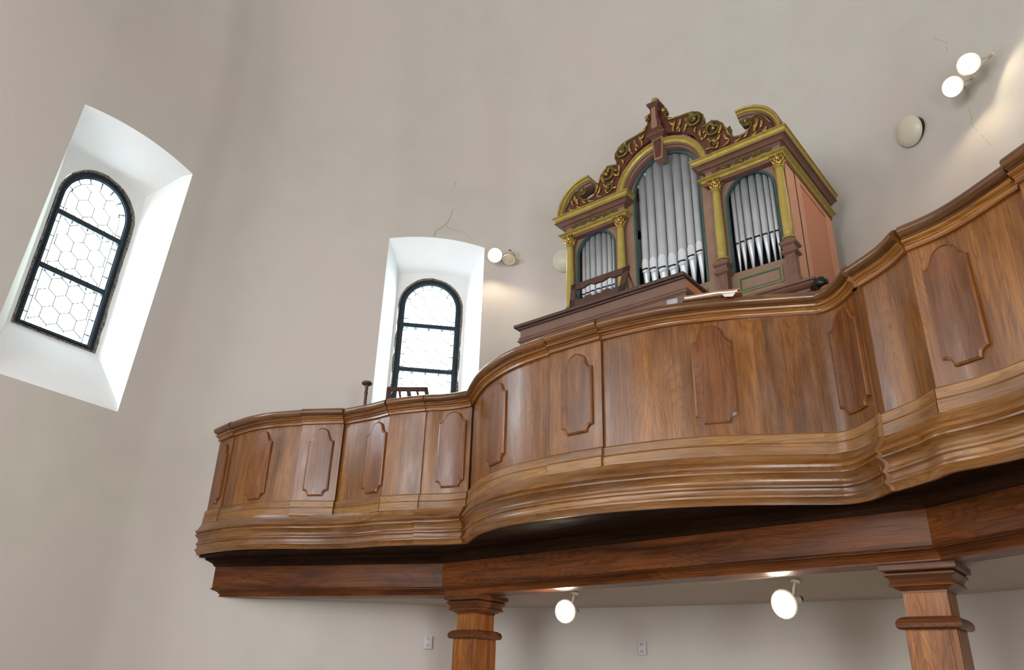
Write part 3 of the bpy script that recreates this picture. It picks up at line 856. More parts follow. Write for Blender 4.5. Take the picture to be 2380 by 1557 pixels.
# ------------------------------------------------------------------ the organ
OX = -2.775
org = thing('pipe_organ', (OX, 5.9, 1.20), 'brown and gold pipe organ with carved crest, four yellow columns and silver pipes', 'organ')
FY = 5.455                       # front plane of the case
def X(v): return OX+v
def facade():
    mb = MB(); n = 28
    def bay(x0, x1, h0, h1, zb, zs, z0, ztop):
        r = (h1-h0)/2; c = (h0+h1)/2
        def quadstrip(xa, xb, za0, za1, zb0, zb1):
            f = [mb.v(X(xa), FY, za0), mb.v(X(xb), FY, zb0), mb.v(X(xb), FY, zb1), mb.v(X(xa), FY, za1)]
            g = [mb.v(X(xa), FY+0.03, za0), mb.v(X(xb), FY+0.03, zb0), mb.v(X(xb), FY+0.03, zb1), mb.v(X(xa), FY+0.03, za1)]
            mb.f(f); mb.f(g[::-1])
        quadstrip(x0, h0, z0, ztop, z0, ztop); quadstrip(h1, x1, z0, ztop, z0, ztop)
        for i in range(n):
            a, b = pi*i/n, pi*(i+1)/n
            xa, xb = c-r*cos(a), c-r*cos(b); za, zz = zs+r*sin(a), zs+r*sin(b)
            quadstrip(xa, xb, za, ztop, zz, ztop); quadstrip(xa, xb, z0, zb, z0, zb)
            mb.f([mb.v(X(xa), FY, za), mb.v(X(xb), FY, zz), mb.v(X(xb), FY+0.03, zz), mb.v(X(xa), FY+0.03, za)])
        for xx in (h0, h1): mb.f([mb.v(X(xx), FY, zb), mb.v(X(xx), FY, zs), mb.v(X(xx), FY+0.03, zs), mb.v(X(xx), FY+0.03, zb)])
        mb.f([mb.v(X(h0), FY, zb), mb.v(X(h1), FY, zb), mb.v(X(h1), FY+0.03, zb), mb.v(X(h0), FY+0.03, zb)])
    bay(-1.10, -0.50, -1.0, -0.58, 3.158, 3.866, 2.85, 4.24)
    bay(0.50, 1.10, 0.58, 1.0, 3.158, 3.866, 2.85, 4.24)
    bay(-0.50, 0.50, -0.335, 0.335, 3.158, 4.306, 2.85, 4.24 if False else 4.72)
    return mb.build('case_front', 'organ', org)
facade()
# case body: sides, back, inside shade as black sheets, top
for sx in (-1, 1):
    MB().box(min(X(sx*1.10), X(sx*1.075)), max(X(sx*1.10), X(sx*1.075)), FY, 6.60, 2.85, 4.24).build('case_side', 'organside', org)
for sx in (-1, 1): MB().box(min(X(sx*0.44), X(sx*0.46)), max(X(sx*0.44), X(sx*0.46)), FY+0.03, FY+0.36, 4.24, 4.60).build('centre_bay_cheek', 'organdark', org)
MB().box(X(-1.07), X(1.07), 6.57, 6.60, 1.2, 4.30).build('case_back', 'organdark', org)
MB().box(X(-1.07), X(1.07), FY+0.34, FY+0.36, 2.9, 4.29).build('inner_dark_sheet', 'black', org)  # black sheet for the shade deep inside the case
MB().box(X(-1.07), X(1.07), FY+0.03, FY+0.34, 3.10, 3.145).build('wind_chest', 'organdark', org)
for a_, b_ in ((-1.16, -0.42), (0.42, 1.16)): MB().box(X(a_), X(b_), 5.36, 5.86, 4.30, 4.325).build('case_roof', 'organdark', org)
MB().box(X(-1.16), X(1.16), 5.86, 6.62, 4.30, 4.325).build('case_roof', 'organdark', org)
MB().box(X(-0.40), X(0.40), FY+0.35, FY+0.40, 4.30, 4.70).build('centre_bay_dark_sheet', 'black', org)  # black sheet for the shade behind the centre arch
# lower case and plinth
mb = MB(); mb.box(X(-1.12), X(1.12), 5.44, 6.60, 1.20, 2.79); mb.build('lower_case', 'organ', org)
LPATH = [(X(-1.12), 6.60), (X(-1.12), 5.44), (X(1.12), 5.44), (X(1.12), 6.60)]
PL = [(-0.03,2.68),(-0.03,2.862),(0.03,2.862),(0.11,2.856),(0.135,2.850),(0.135,2.832),(0.120,2.828),(0.112,2.815),(0.095,2.800),(0.070,2.790),(0.065,2.775),(0.045,2.765),(0.040,2.74),(0.020,2.72),(0.012,2.68)]
MB().sweep(LPATH, PL).build('plinth_moulding', 'organdark', org)
MB().sweep([(X(-1.12),5.44),(X(1.12),5.44)], [(0.0,2.30),(0.0,2.66),(0.015,2.66),(0.015,2.62),(0.006,2.61),(0.006,2.34),(0.015,2.33),(0.015,2.30)]).build('lower_panel', 'organ', org)
# entablature of the two side bays (front + returns), profile steps
def sidepath(sx, yf, xo, xi, yb_in=FY, yb_out=6.60):
    if sx > 0: return [(X(xi), yb_in), (X(xi), yf), (X(xo), yf), (X(xo), yb_out)]
    return [(X(-xo), yb_out), (X(-xo), yf), (X(-xi), yf), (X(-xi), yb_in)]
for sx in (-1, 1):
    P = sidepath(sx, 5.40, 1.105, 0.425)
    MB().sweep(P, [(-0.04,4.11),(-0.04,4.25),(0,4.25),(0,4.11)]).build('frieze', 'organ', org)
    MB().sweep(P, [(-0.04,4.060),(-0.04,4.084),(0.014,4.084),(0.014,4.060)]).build('architrave_fillet', 'organdark', org)
    MB().sweep(P, [(-0.04,4.084),(-0.04,4.124),(0.045,4.124),(0.060,4.120),(0.060,4.112),(0.046,4.106),(0.034,4.100),(0.030,4.092),(0.022,4.084)]).build('architrave_moulding', 'gold', org)
    MB().sweep(P, [(-0.04,4.215),(-0.04,4.252),(0.088,4.252),(0.088,4.247),(0.070,4.244),(0.056,4.236),(0.040,4.222),(0.018,4.218),(0.0,4.200)]).build('cornice_bed', 'organdark', org)
    MB().sweep(P, [(-0.04,4.252),(-0.04,4.314),(0.104,4.314),(0.104,4.303),(0.094,4.301),(0.092,4.290),(0.084,4.276),(0.074,4.268),(0.074,4.258),(0.066,4.252)]).build('cornice', 'gold', org)
    # side walls of the projecting entablature soffit
    a, b = sorted((X(sx*0.425), X(sx*1.105)))
    MB().box(a, b, 5.40, FY, 4.085, 4.10).build('entablature_soffit', 'organdark', org)
    # green arched trim round the side opening, thin gold line
    for name, rr0, rr1, mat, yy in (('arch_trim', 0.208, 0.226, 'teal', FY-0.006),):
        c = sx*0.79; zs = 3.866; n = 30
        path = [(X(c+rr0), 3.158)]+[(X(c+rr0*cos(pi*i/n)), zs+rr0*sin(pi*i/n)) for i in range(n+1)]+[(X(c-rr0), 3.158)]
        MB().sweep_xz(path, [(0,yy),(rr0-rr1,yy),(rr0-rr1,FY),(0.004,FY+0.02)]).build(name, mat, org)
    # framed panel below
    for off, th, mat, nm in ((0.0, 0.016, 'framegold', 'panel_frame'), (0.016, 0.012, 'teal', 'panel_inner_frame')):
        x0, x1, z0, z1 = sx*0.79-0.188+off, sx*0.79+0.188-off, 2.957+off, 3.105-off
        mb = MB()
        for (a0, a1, b0, b1) in ((x0+th, x1-th, z1-th, z1), (x0+th, x1-th, z0, z0+th), (x0, x0+th, z0, z1), (x1-th, x1, z0, z1)):
            mb.box(X(a0), X(a1), FY-0.008+off*0.2, FY+0.002, b0, b1)
        mb.build(nm, mat, org)
for off, th, mat, nm in ((0.0, 0.016, 'framegold', 'panel_frame'), (0.016, 0.012, 'teal', 'panel_inner_frame')):
    x0, x1, z0, z1 = -0.335+off, 0.335-off, 2.957+off, 3.105-off; mb = MB()
    for (a0, a1, b0, b1) in ((x0+th, x1-th, z1-th, z1), (x0+th, x1-th, z0, z0+th), (x0, x0+th, z0, z1), (x1-th, x1, z0, z1)):
        mb.box(X(a0), X(a1), FY-0.008+off*0.2, FY+0.002, b0, b1)
    mb.build(nm, mat, org)
n = 40; rr0, rr1 = 0.333, 0.352
path = [(X(rr0), 3.158)]+[(X(rr0*cos(pi*i/n)), 4.306+rr0*sin(pi*i/n)) for i in range(n+1)]+[(X(-rr0), 3.158)]
MB().sweep_xz(path, [(0,FY-0.006),(rr0-rr1,FY-0.006),(rr0-rr1,FY),(0.004,FY+0.02)]).build('arch_trim', 'teal', org)
# centre bay: reveal cove, archivolt
zc = 4.275
path = [(X(0.475*cos(pi*i/n)), zc+0.475*sin(pi*i/n)) for i in range(n+1)]
MB().sweep_xz(path, [(0,5.345),(0.016,5.340),(0.020,5.352),(0.034,5.352),(0.050,5.362),(0.054,5.372),(0.054,5.44),(0,5.44)]).build('archivolt', 'gold', org, auto=30)
MB().sweep_xz(path, [(-0.012,5.352),(0.0,5.352),(0.0,5.46),(-0.012,5.46)]).build('archivolt_edge', 'organdark', org, auto=30)
MB().sweep_xz([(X(0.421*cos(pi*i/n)), zc+0.421*sin(pi*i/n)) for i in range(n+1)], [(0,5.372),(0.010,5.376),(0.016,5.392),(0.028,5.40),(0.040,5.425),(0.040,FY),(0,FY)]).build('arch_cove', 'organdark', org, auto=30)
# columns
def spiral(mb, cx, cz, y, r0, turns, th, sgn=1, a0=0.0, ny=0.0, seg=18, flat=1.0):
    pts, rad = [], []; K = int(seg*turns)
    for i in range(K+1):
        t = i/K; a = a0+sgn*2*pi*turns*t; r = r0*(1-t)**0.8+0.002
        pts.append((cx+r*cos(a), y-ny*t, cz+r*sin(a))); rad.append(th*(1-0.55*t))
    mb.tube(pts, rad, 6, flat)
CY = 5.405
def column(xc):
    x = X(xc)
    mb = MB(); prof = []
    for i in range(13):
        t = i/12; prof.append((0.0375+0.0045*sin(pi*min(1, t*1.35))-0.004*t, 3.30+t*0.685))
    mb.lathe(x, CY, prof, 28)
    sh = mb.build('column_shaft', 'column', org)
    MB().lathe(x, CY, [(0.035,3.978),(0.041,3.982),(0.043,3.988),(0.041,3.994),(0.035,3.998)], 28).build('neck_ring', 'gold', sh)
    MB().lathe(x, CY, [(0.040,3.285),(0.049,3.288),(0.051,3.296),(0.048,3.304),(0.040,3.308)], 28).build('base_ring', 'gold', sh)
    MB().lathe(x, CY, [(0.036,3.248),(0.050,3.250),(0.053,3.262),(0.046,3.274),(0.040,3.286)], 28).build('base_torus', 'organdark', sh)
    cap = MB(); cap.lathe(x, CY, [(0.034,3.998),(0.036,4.03),(0.044,4.055),(0.054,4.07)], 20)
    for ring_, (zl, hl, rl) in enumerate(((3.998,0.038,0.040),(4.02,0.040,0.046))):
        for k in range(8):
            a = pi/8*(2*k+ring_)
            pts = [(x+cos(a)*(rl-0.004), CY+sin(a)*(rl-0.004), zl), (x+cos(a)*rl, CY+sin(a)*rl, zl+hl*0.6), (x+cos(a)*(rl+0.012), CY+sin(a)*(rl+0.012), zl+hl), (x+cos(a)*(rl+0.018), CY+sin(a)*(rl+0.018), zl+hl*0.8)]
            cap.tube(pts, [0.009,0.010,0.006,0.003], 6)
    for k in range(4):
        a = pi/4+k*pi/2; d = (cos(a), sin(a)); pts, rad = [], []
        for i in range(22):
            t = i/21; th = 2*pi*1.5*t; r = 0.017*(1-t)+0.002
            pts.append((x+d[0]*(0.055+r*cos(th+2.4)), CY+d[1]*(0.055+r*cos(th+2.4)), 4.066+r*sin(th+2.4))); rad.append(0.006*(1-0.4*t))
        cap.tube(pts, rad, 6)
    for k in range(4):
        a = k*pi/2; cap.sphere(x+cos(a)*0.05, CY+sin(a)*0.05, 4.078, 0.010, seg=10)
    cap.build('capital', 'goldleaf', sh)
    MB().box(x-0.060, x+0.060, CY-0.060, CY+0.050, 4.078, 4.088, bev=0.003).build('abacus', 'gold', sh)
    # pedestal
    ped = MB(); ped.lathe(x, CY, [(0.048,3.178),(0.048,3.205),(0.062,3.215),(0.068,3.222),(0.068,3.240),(0.060,3.248)], 4, smooth=False, a0=pi/4, sq=True)
    p = ped.build('pedestal_cap', 'organdark', org)
    MB().lathe(x, CY, [(0.040,2.93),(0.040,3.128),(0.052,3.136),(0.064,3.146),(0.064,3.160),(0.050,3.172),(0.048,3.180)], 4, smooth=False, a0=pi/4, sq=True).build('pedestal', 'organdark', p)
    MB().box(x-0.052, x+0.052, CY-0.052, CY+0.052, 2.862, 2.935, bev=0.004).build('pedestal_foot', 'organdark', p)
    mb = MB()
    for q in range(8):
        z = 3.108-q*0.021
        mb.tube([(x-0.020, CY-0.0405, z+0.008), (x-0.010, CY-0.0425, z-0.004), (x, CY-0.0435, z-0.008), (x+0.010, CY-0.0425, z-0.004), (x+0.020, CY-0.0405, z+0.008)], 0.0032, 5)
    mb.tube([(x-0.026, CY-0.041, 3.118),(x-0.026, CY-0.041, 2.95)], 0.0025, 4); mb.tube([(x+0.026, CY-0.041, 3.118),(x+0.026, CY-0.041, 2.95)], 0.0025, 4)
    mb.build('scale_ornament', 'organ', p)
for xc in (-1.062, -0.474, 0.509, 1.076): column(xc)
# frieze ornaments
for sx in (-1, 1):
    mb = MB(); cx = X(sx*0.765+0.0); y = 5.390; zc_ = 4.194
    for s in (-1, 1):
        for k, (dx, r) in enumerate(((0.055,0.022),(0.115,0.020),(0.175,0.017),(0.225,0.013))):
            spiral(mb, cx+s*dx, zc_+(-1)**k*0.004, y, r*1.15, 1.3, 0.0068, sgn=s*(-1)**k, a0=pi/2, seg=12)
            mb.sphere(cx+s*dx, y, zc_, 0.007, seg=8)
            mb.sphere(cx+s*(dx+0.028), y, zc_+(-1)**k*0.012, 0.012, sx=1.8, sy=0.5, sz=0.7, seg=8)
        mb.tube([(cx+s*0.02, y, zc_), (cx+s*0.12, y, zc_+0.010), (cx+s*0.2, y, zc_-0.006), (cx+s*0.275, y, zc_+0.004)], [0.007,0.006,0.005,0.003], 5)
    mb.sphere(cx, y, zc_, 0.024, sy=0.5, seg=12)
    for k in range(6): mb.sphere(cx+0.026*cos(k*pi/3), y, zc_+0.026*sin(k*pi/3), 0.009, sy=0.6, seg=8)
    mb.build('frieze_ornament', 'olive', org)
# keystone
mb = MB(); mb.prism([(X(-0.058),4.775),(X(0.062),4.775),(X(0.044),4.53),(X(-0.040),4.53)], 5.345, 5.44); ks = mb.build('keystone', 'organ', org)
MB().prism([(X(-0.040),4.755),(X(0.044),4.755),(X(0.030),4.555),(X(-0.027),4.555)], 5.339, 5.35).build('keystone_inset', 'carving', ks)
mb = MB()
for k in range(6): mb.sphere(X(0.006)+0.012*(-1)**k, 5.338, 4.735-k*0.032, 0.014-0.001*k, sy=0.6, seg=8)
mb.build('keystone_carving', 'carving', ks)
mb = MB()
for x0, x1, z0, z1, yy in ((-0.066,0.070,4.775,4.785,5.335),(-0.078,0.080,4.785,4.797,5.325),(-0.096,0.094,4.797,4.812,5.308),(-0.100,0.098,4.812,4.820,5.303)):
    mb.box(X(x0), X(x1), yy, 5.44, z0, z1)
mb.build('keystone_cap', 'organdark', ks)
# finial
fin = MB(); F = [(-0.075,4.82),(0.080,4.82),(0.078,4.86),(0.060,4.885),(0.072,4.915),(0.060,4.95),(0.042,4.985),(0.040,5.12),(0.034,5.14),(-0.034,5.14),(-0.040,5.12),(-0.042,4.985),(-0.060,4.95),(-0.072,4.915),(-0.060,4.885),(-0.078,4.86)]
fin.prism([(X(x), z) for x, z in F], 5.31, 5.40); fo = fin.build('finial', 'carving', org)
MB().prism([(X(-0.022),5.12),(X(0.022),5.12),(X(0.022),4.99),(X(0.032),4.93),(X(0.030),4.87),(X(-0.030),4.87),(X(-0.032),4.93),(X(-0.022),4.99)], 5.302, 5.312).build('finial_inset', 'organ', fo)
mb = MB()
for h, z0, z1 in ((0.044,5.14,5.15),(0.054,5.15,5.162),(0.066,5.162,5.180),(0.040,5.180,5.188)):
    mb.box(X(-h), X(h), 5.355-h, 5.355+h, z0, z1)
mb.build('finial_cap', 'organdark', fo)
MB().sphere(X(0), 5.355, 5.226, 0.040).build('finial_ball', 'gold', fo)
# carved crest
HALF = [(0.04,4.80),(0.04,5.09),(0.075,5.105),(0.105,5.085),(0.112,5.05),(0.088,5.025),(0.095,4.99),(0.13,4.955),(0.18,4.93),(0.24,4.918),(0.31,4.912),(0.37,4.900),(0.43,4.868),(0.468,4.820),(0.474,4.765),(0.455,4.715),(0.465,4.680),(0.50,4.690),(0.545,4.700),(0.60,4.680),(0.645,4.630),(0.668,4.565),(0.690,4.545),(0.712,4.560),(0.708,4.500),(0.715,4.455),(0.750,4.425),(0.800,4.415),(0.850,4.425),(0.890,4.455),(0.912,4.500),(0.905,4.540),(0.930,4.575),(0.985,4.565),(1.035,4.500),(1.075,4.42),(1.095,4.31),(0.42,4.31),(0.42,4.52),(0.36,4.64),(0.24,4.74),(0.10,4.80)]
for s in (-1, 1):
    pts = [(X(s*x), z) for x, z in HALF]
    if s < 0: pts = pts[::-1]
    nb = MB(); a = [nb.v(x, 5.362, z) for x, z in pts]; b = [nb.v(x, 5.412, z) for x, z in pts]
    from mathutils.geometry import tessellate_polygon
    k = len(pts)
    for tri in tessellate_polygon([[Vector((x, z, 0)) for x, z in pts]]):
        nb.f([a[q] for q in tri]); nb.f([b[q] for q in tri][::-1])
    for i in range(k): j = (i+1) % k; nb.f([a[j], a[i], b[i], b[j]])
    cr = nb.build('crest_carving', 'carving', org)
    # rim following the outline, big volutes
    mb = MB()
    rim = [(X(s*x), 5.358, z) for x, z in HALF[1:36]]
    mb.tube(rim, 0.011, 6)
    spiral(mb, X(s*0.395), 4.800, 5.350, 0.072, 1.9, 0.019, sgn=s*1, a0=pi/2 if s > 0 else pi/2, ny=0.02)
    spiral(mb, X(s*0.570), 4.605, 5.350, 0.085, 1.2, 0.018, sgn=s*1, a0=pi*0.5, ny=0.01)
    spiral(mb, X(s*0.865), 4.535, 5.350, 0.042, 1.8, 0.013, sgn=-s, a0=0 if s > 0 else pi, ny=0.01)
    spiral(mb, X(s*0.560), 4.450, 5.350, 0.052, 1.4, 0.013, sgn=-s, a0=-pi/2, ny=0.01)
    spiral(mb, X(s*0.090), 5.060, 5.350, 0.022, 1.4, 0.009, sgn=-s, a0=-pi/2, ny=0.005)
    mb.build('crest_volute', 'olive', cr)
    mb = MB()
    def leaf(x, z, ang, L, w, curl):
        P_, R_ = [], []; a = ang; px, pz = x, z
        for i in range(8):
            t = i/7; P_.append((X(s*px), 5.348, pz)); R_.append(w*1.45*(sin(pi*(0.12+0.88*t))**0.7)*0.9+0.001)
            px += cos(a)*L/7; pz += sin(a)*L/7; a += curl/7
        mb.tube(P_, R_, 6, 0.5)
    for (x, z, ang, L, w, c) in [
        (0.34,4.895,-0.5,0.12,0.013,-1.2),(0.30,4.86,-1.0,0.11,0.012,-1.4),(0.25,4.88,-1.6,0.12,0.011,-0.9),(0.19,4.89,-1.7,0.10,0.010,-0.5),(0.14,4.90,-1.3,0.08,0.010,1.2),
        (0.12,4.95,-0.6,0.08,0.008,0.8),(0.30,4.80,-1.5,0.09,0.009,-1.0),(0.24,4.78,-1.7,0.05,0.008,-0.5),(0.17,4.82,-1.7,0.05,0.008,0.4),(0.40,4.71,-2.3,0.06,0.009,1.2),
        (0.44,4.66,-2.0,0.08,0.010,1.0),(0.50,4.665,-1.6,0.08,0.011,-1.5),(0.53,4.69,-0.6,0.09,0.012,-1.4),(0.63,4.62,-1.5,0.10,0.012,-0.9),(0.50,4.60,-1.9,0.08,0.009,-1.0),
        (0.62,4.52,-1.9,0.10,0.010,-1.2),(0.50,4.53,-1.2,0.10,0.009,1.4),(0.56,4.39,0.4,0.08,0.009,1.6),(0.66,4.50,-1.6,0.09,0.009,1.2),(0.69,4.54,-1.7,0.09,0.008,1.0),
        (0.47,4.42,-0.2,0.07,0.009,1.4),(0.64,4.38,0.2,0.08,0.008,1.0),(0.44,4.58,-1.6,0.05,0.008,0.8),(0.74,4.37,0.1,0.08,0.007,0.8),(0.83,4.38,0.5,0.08,0.008,1.1),
        (0.92,4.40,0.9,0.09,0.009,0.8),(0.96,4.52,-1.4,0.09,0.012,-1.0),(0.93,4.47,-1.2,0.07,0.009,-1.2),(1.00,4.48,-1.5,0.08,0.010,-0.9),(1.03,4.40,-1.6,0.06,0.008,-0.8),(0.90,4.36,0.2,0.06,0.008,1.0),(0.99,4.36,0.2,0.05,0.008,1.0)]:
        leaf(x, z, ang, L, w, c)
    for (x, z, r) in ((0.395,4.800,0.016),(0.865,4.535,0.012),(0.092,5.058,0.022),(0.57,4.60,0.018),(0.57,4.45,0.012)):
        mb.sphere(X(s*x), 5.335, z, r, seg=10)
    mb.build('gilded_leaves', 'goldleaf', cr)
    # broken segmental pediment
    path = []
    for i in range(17):
        a = radians(2+93*i/16) if s > 0 else radians(178-93*i/16)
        path.append((X(s*0.815)+s*0.0+0.345*cos(a), 4.335+0.345*sin(a)))
    if s > 0: path = path
    sg = 1 if s > 0 else -1
    MB().sweep_xz(path, [(0*sg,5.32),(0.012*sg,5.325),(0.018*sg,5.345),(0.034*sg,5.348),(0.040*sg,5.365),(0.040*sg,5.52),(0*sg,5.52)]).build('pediment_cornice', 'gold', org, auto=30)
    MB().sweep_xz(path, [(0.040*sg,5.362),(0.052*sg,5.368),(0.060*sg,5.385),(0.075*sg,5.392),(0.085*sg,5.41),(0.085*sg,5.52),(0.040*sg,5.52)]).build('pediment_bed', 'organdark', org, auto=30)
    MB().sweep_xz(path, [(-0.006*sg,5.325),(0.0,5.325),(0.0,5.52),(-0.006*sg,5.52)]).build('pediment_edge', 'organdark', org, auto=30)
# side of the case: framed recessed panel, posts and seams
for sx in (-1, 1):
    xs_ = X(sx*1.10)
    def sb(y0, y1, z0, z1, t0, t1, name, mat):
        a, b = sorted((xs_+sx*t0, xs_+sx*t1)); MB().box(a, b, y0, y1, z0, z1, bev=0.002).build(name, mat, org)
    sb(FY, 5.50, 2.86, 4.07, 0.0, 0.012, 'corner_post', 'organside')
    sb(5.505, 5.66, 2.86, 4.07, 0.0, 0.010, 'side_stile', 'organside')
    sb(5.665, 5.785, 2.86, 4.07, 0.0, 0.014, 'side_stile', 'organside')
    sb(6.435, 6.60, 2.86, 4.07, 0.0, 0.014, 'side_stile', 'organside')
    sb(5.785, 6.435, 4.02, 4.07, 0.0, 0.014, 'side_rail', 'organside')
    sb(5.785, 6.435, 2.86, 2.95, 0.0, 0.014, 'side_rail', 'organside')
    sb(5.785, 6.435, 2.95, 4.02, 0.0, 0.003, 'side_panel', 'organsidepanel')
    sb(5.6615, 5.6645, 2.87, 4.06, 0.008, 0.016, 'seam_strip', 'deskwood')  # dark strip along the seam between the stiles
# pipes
def pipe(x, r, zm, ztop, ztoe, fancy, y=5.515):
    n = 18
    mb = MB(); prof = [(r*0.22, ztoe), (r*0.97, zm-0.006), (r, zm+0.002), (r, ztop)]
    mb.lathe(x, y, prof, n); p = mb.build('pipe', 'pipe', org)
    MB().box(x-r*0.72, x+r*0.72, y-r-0.002, y-r*0.55, zm-0.006, zm+0.008).build('mouth', 'black', p)
    def curved(outline, off):
        # plate wrapped on the pipe: list of (halfwidth, z)
        m2 = MB(); rows = []
        for hw_, z in outline:
            row = []
            for q in range(9):
                a = (q/8-0.5)*2*min(1.25, hw_/r*1.25)
                row.append(m2.v(x+(r+off)*sin(a), y-(r+off)*cos(a), z))
            rows.append(row)
        for a_, b_ in zip(rows[:-1], rows[1:]):
            for q in range(8): m2.f([a_[q], a_[q+1], b_[q+1], b_[q]], smooth=True)
        return m2
    h = r*3.0
    if fancy:
        ol = [(r*0.70, zm+0.008)]+[(r*0.70, zm+0.008+h*0.55)]+[(r*0.70*cos(pi/2*k/6), zm+0.008+h*0.55+h*0.32*sin(pi/2*k/6)) for k in range(1,7)]
        curved(ol, 0.006).build('upper_lip', 'pipelip', p)
        ol = [(r*0.66*cos(pi/2*k/6), zm-0.008-r*0.75*sin(pi/2*k/6)) for k in range(7)]
        curved(ol, 0.005).build('lower_lip', 'pipelip', p)
Ce = [-0.316,-0.236,-0.149,-0.046,0.052,0.147,0.231,0.306]; Cm = [3.497,3.478,3.452,3.436,3.452,3.476,3.499]
for i in range(7):
    a, b = Ce[i], Ce[i+1]; c = (a+b)/2; r = (b-a)/2*0.93
    pipe(X(c), r, Cm[i], min(4.66, 4.33+sqrt(max(0, 0.335**2-max(abs(a),abs(b))**2))+0.10), 3.14, True)
Re = [0.590,0.632,0.686,0.759,0.828,0.8885,0.937,0.978]
Le = [-0.993,-0.950,-0.894,-0.826,-0.755,-0.694,-0.640,-0.595]
for E_, s in ((Re, 1), (Le, -1)):
    for i in range(7):
        a, b = E_[i], E_[i+1]; c = (a+b)/2; r = (b-a)/2*0.92
        pipe(X(c), r, 3.455, 4.10, 3.14, s < 0)
for xx, z0, z1 in ((-0.400,3.62,3.93),(-0.400,4.03,4.36)):
    MB().box(X(xx)-0.020, X(xx)+0.016, 5.62, 5.65, z0, z1, bev=0.002).build('wooden_pipe', 'cream', org)

# ------------------------------------------------------------------ console with its music desk
con = thing('organ_console', (-3.10, 4.92, 1.20), 'brown painted organ console with overhanging lid standing behind the gallery rail', 'organ console')
MB().box(-3.90, -2.30, 4.735, 5.09, 1.20, 2.83).build('body', 'console', con)
MB().box(-2.302, -2.296, 4.745, 5.085, 2.76, 2.826).build('side_panel', 'consoleside', con)
MB().box(-3.948, -2.286, 4.695, 5.122, 2.846, 2.872, bev=0.003).build('lid', 'deskwood', con)
MB().box(-3.925, -2.296, 4.715, 5.105, 2.828, 2.846, bev=0.003).build('lid_underboard', 'deskwood', con)
MB().sweep([(-3.90,5.09),(-3.90,4.735),(-2.30,4.735),(-2.30,5.09)], [(-0.02,2.70),(-0.02,2.755),(0.004,2.755),(0.012,2.750),(0.012,2.744),(0.006,2.738),(0.012,2.732),(0.020,2.724),(0.020,2.714),(0.010,2.708),(0.004,2.70)]).build('belt_moulding', 'console', con)
dk = thing('music_desk', (-3.15, 4.90, 2.874), 'dark wooden music desk with scalloped openwork ledges on top of the organ console', 'music stand')
def desk():
    mb = MB()
    tl, w_, n = -0.295, 0.59, 36
    def dp(u, v, d):   # u 0..1 left to right, v height on the tilted board, d depth
        ca, sa = cos(radians(14)), sin(radians(14))
        wid = 0.535+(0.592-0.535)*(v/0.33); xx = -3.158-wid/2+wid*u
        return (xx, 4.80+v*sa+d*ca, 2.880+v*ca-d*sa)
    def slab(u0, u1, f0, f1, name):
        m = MB(); cols = []
        for i in range(n+1):
            u = u0+(u1-u0)*i/n; a, b = f0(u), f1(u)
            cols.append([m.v(*dp(u, a, 0)), m.v(*dp(u, b, 0)), m.v(*dp(u, b, 0.016)), m.v(*dp(u, a, 0.016))])
        for p, q in zip(cols[:-1], cols[1:]):
            for k in range(4): m.f([p[k], p[(k+1) % 4], q[(k+1) % 4], q[k]])
        m.f(cols[0]); m.f(cols[-1][::-1]); m.build(name, 'deskwood', dk)
    wav = lambda u: 0.010*cos(6*pi*u)+0.006*cos(12*pi*u)
    slab(0, 1, lambda u: 0.262+wav(u), lambda u: 0.33, 'top_rail')
    slab(0, 1, lambda u: 0.055+wav(u)*0.8, lambda u: 0.138+wav(u), 'bottom_rail')
    slab(0.0, 0.09, lambda u: 0.0, lambda u: 0.33, 'side_stile'); slab(0.90, 1.0, lambda u: 0.0, lambda u: 0.33, 'side_stile')
    for xx in (-3.43, -2.885):
        MB().tube([(xx, 4.875, 3.17), (xx+0.03, 5.02, 2.886)], 0.009, 5).build('strut', 'deskwood', dk)
desk()

# ------------------------------------------------------------------ loose things on and behind the rail
RZ = 2.343
mb = MB(); mb.box(-2.19, -2.115, 4.20, 4.30, RZ+0.003, RZ+0.043, bev=0.004, rot=radians(8)); tag(mb.build('paper_box', 'greybox'), 'small grey card box at the left end of the papers on the rail', 'box')
fo_ = thing('music_folder', (-1.90, 4.33, RZ), 'worn brown music folder with frayed edges lying on the gallery rail', 'folder')
def sheetpile(name, x0, x1, y0, y1, z, th, mat, rot, parent, wav=0.0):
    m = MB(); n = 14; nb = []
    for i in range(n+1):
        t = i/n; row = []
        for j in (0, 1):
            xx = x0+(x1-x0)*t; yy = y0 if j == 0 else y1
            yy += wav*0.6*sin(9*t+j); zz = z+wav*abs(sin(7*t+j*2))*0.35
            cx_, cy_ = (x0+x1)/2, (y0+y1)/2; dx, dy = xx-cx_, yy-cy_
            row.append((cx_+dx*cos(rot)-dy*sin(rot), cy_+dx*sin(rot)+dy*cos(rot), zz))
        nb.append([m.v(*row[0]), m.v(*row[1]), m.v(row[1][0], row[1][1], row[1][2]+th), m.v(row[0][0], row[0][1], row[0][2]+th)])
    for p, q in zip(nb[:-1], nb[1:]):
        for k in range(4): m.f([p[k], p[(k+1) % 4], q[(k+1) % 4], q[k]])
    m.f(nb[0]); m.f(nb[-1][::-1])
    return m.build(name, mat, parent)
sheetpile('cover', -2.10, -1.72, 4.245, 4.42, RZ+0.003, 0.006, 'cardboard', radians(17), fo_, 0.0)
sheetpile('sheets', -2.08, -1.74, 4.235, 4.40, RZ+0.009, 0.010, 'paper', radians(18), fo_, 0.010)
sheetpile('cover', -2.09, -1.73, 4.25, 4.42, RZ+0.024, 0.014, 'cardboard', radians(17), fo_, 0.006)
mb = MB(); a = [mb.v(-1.83,4.285,RZ+0.022), mb.v(-1.735,4.31,RZ+0.020), mb.v(-1.745,4.262,RZ-0.035), mb.v(-1.795,4.248,RZ-0.028)]
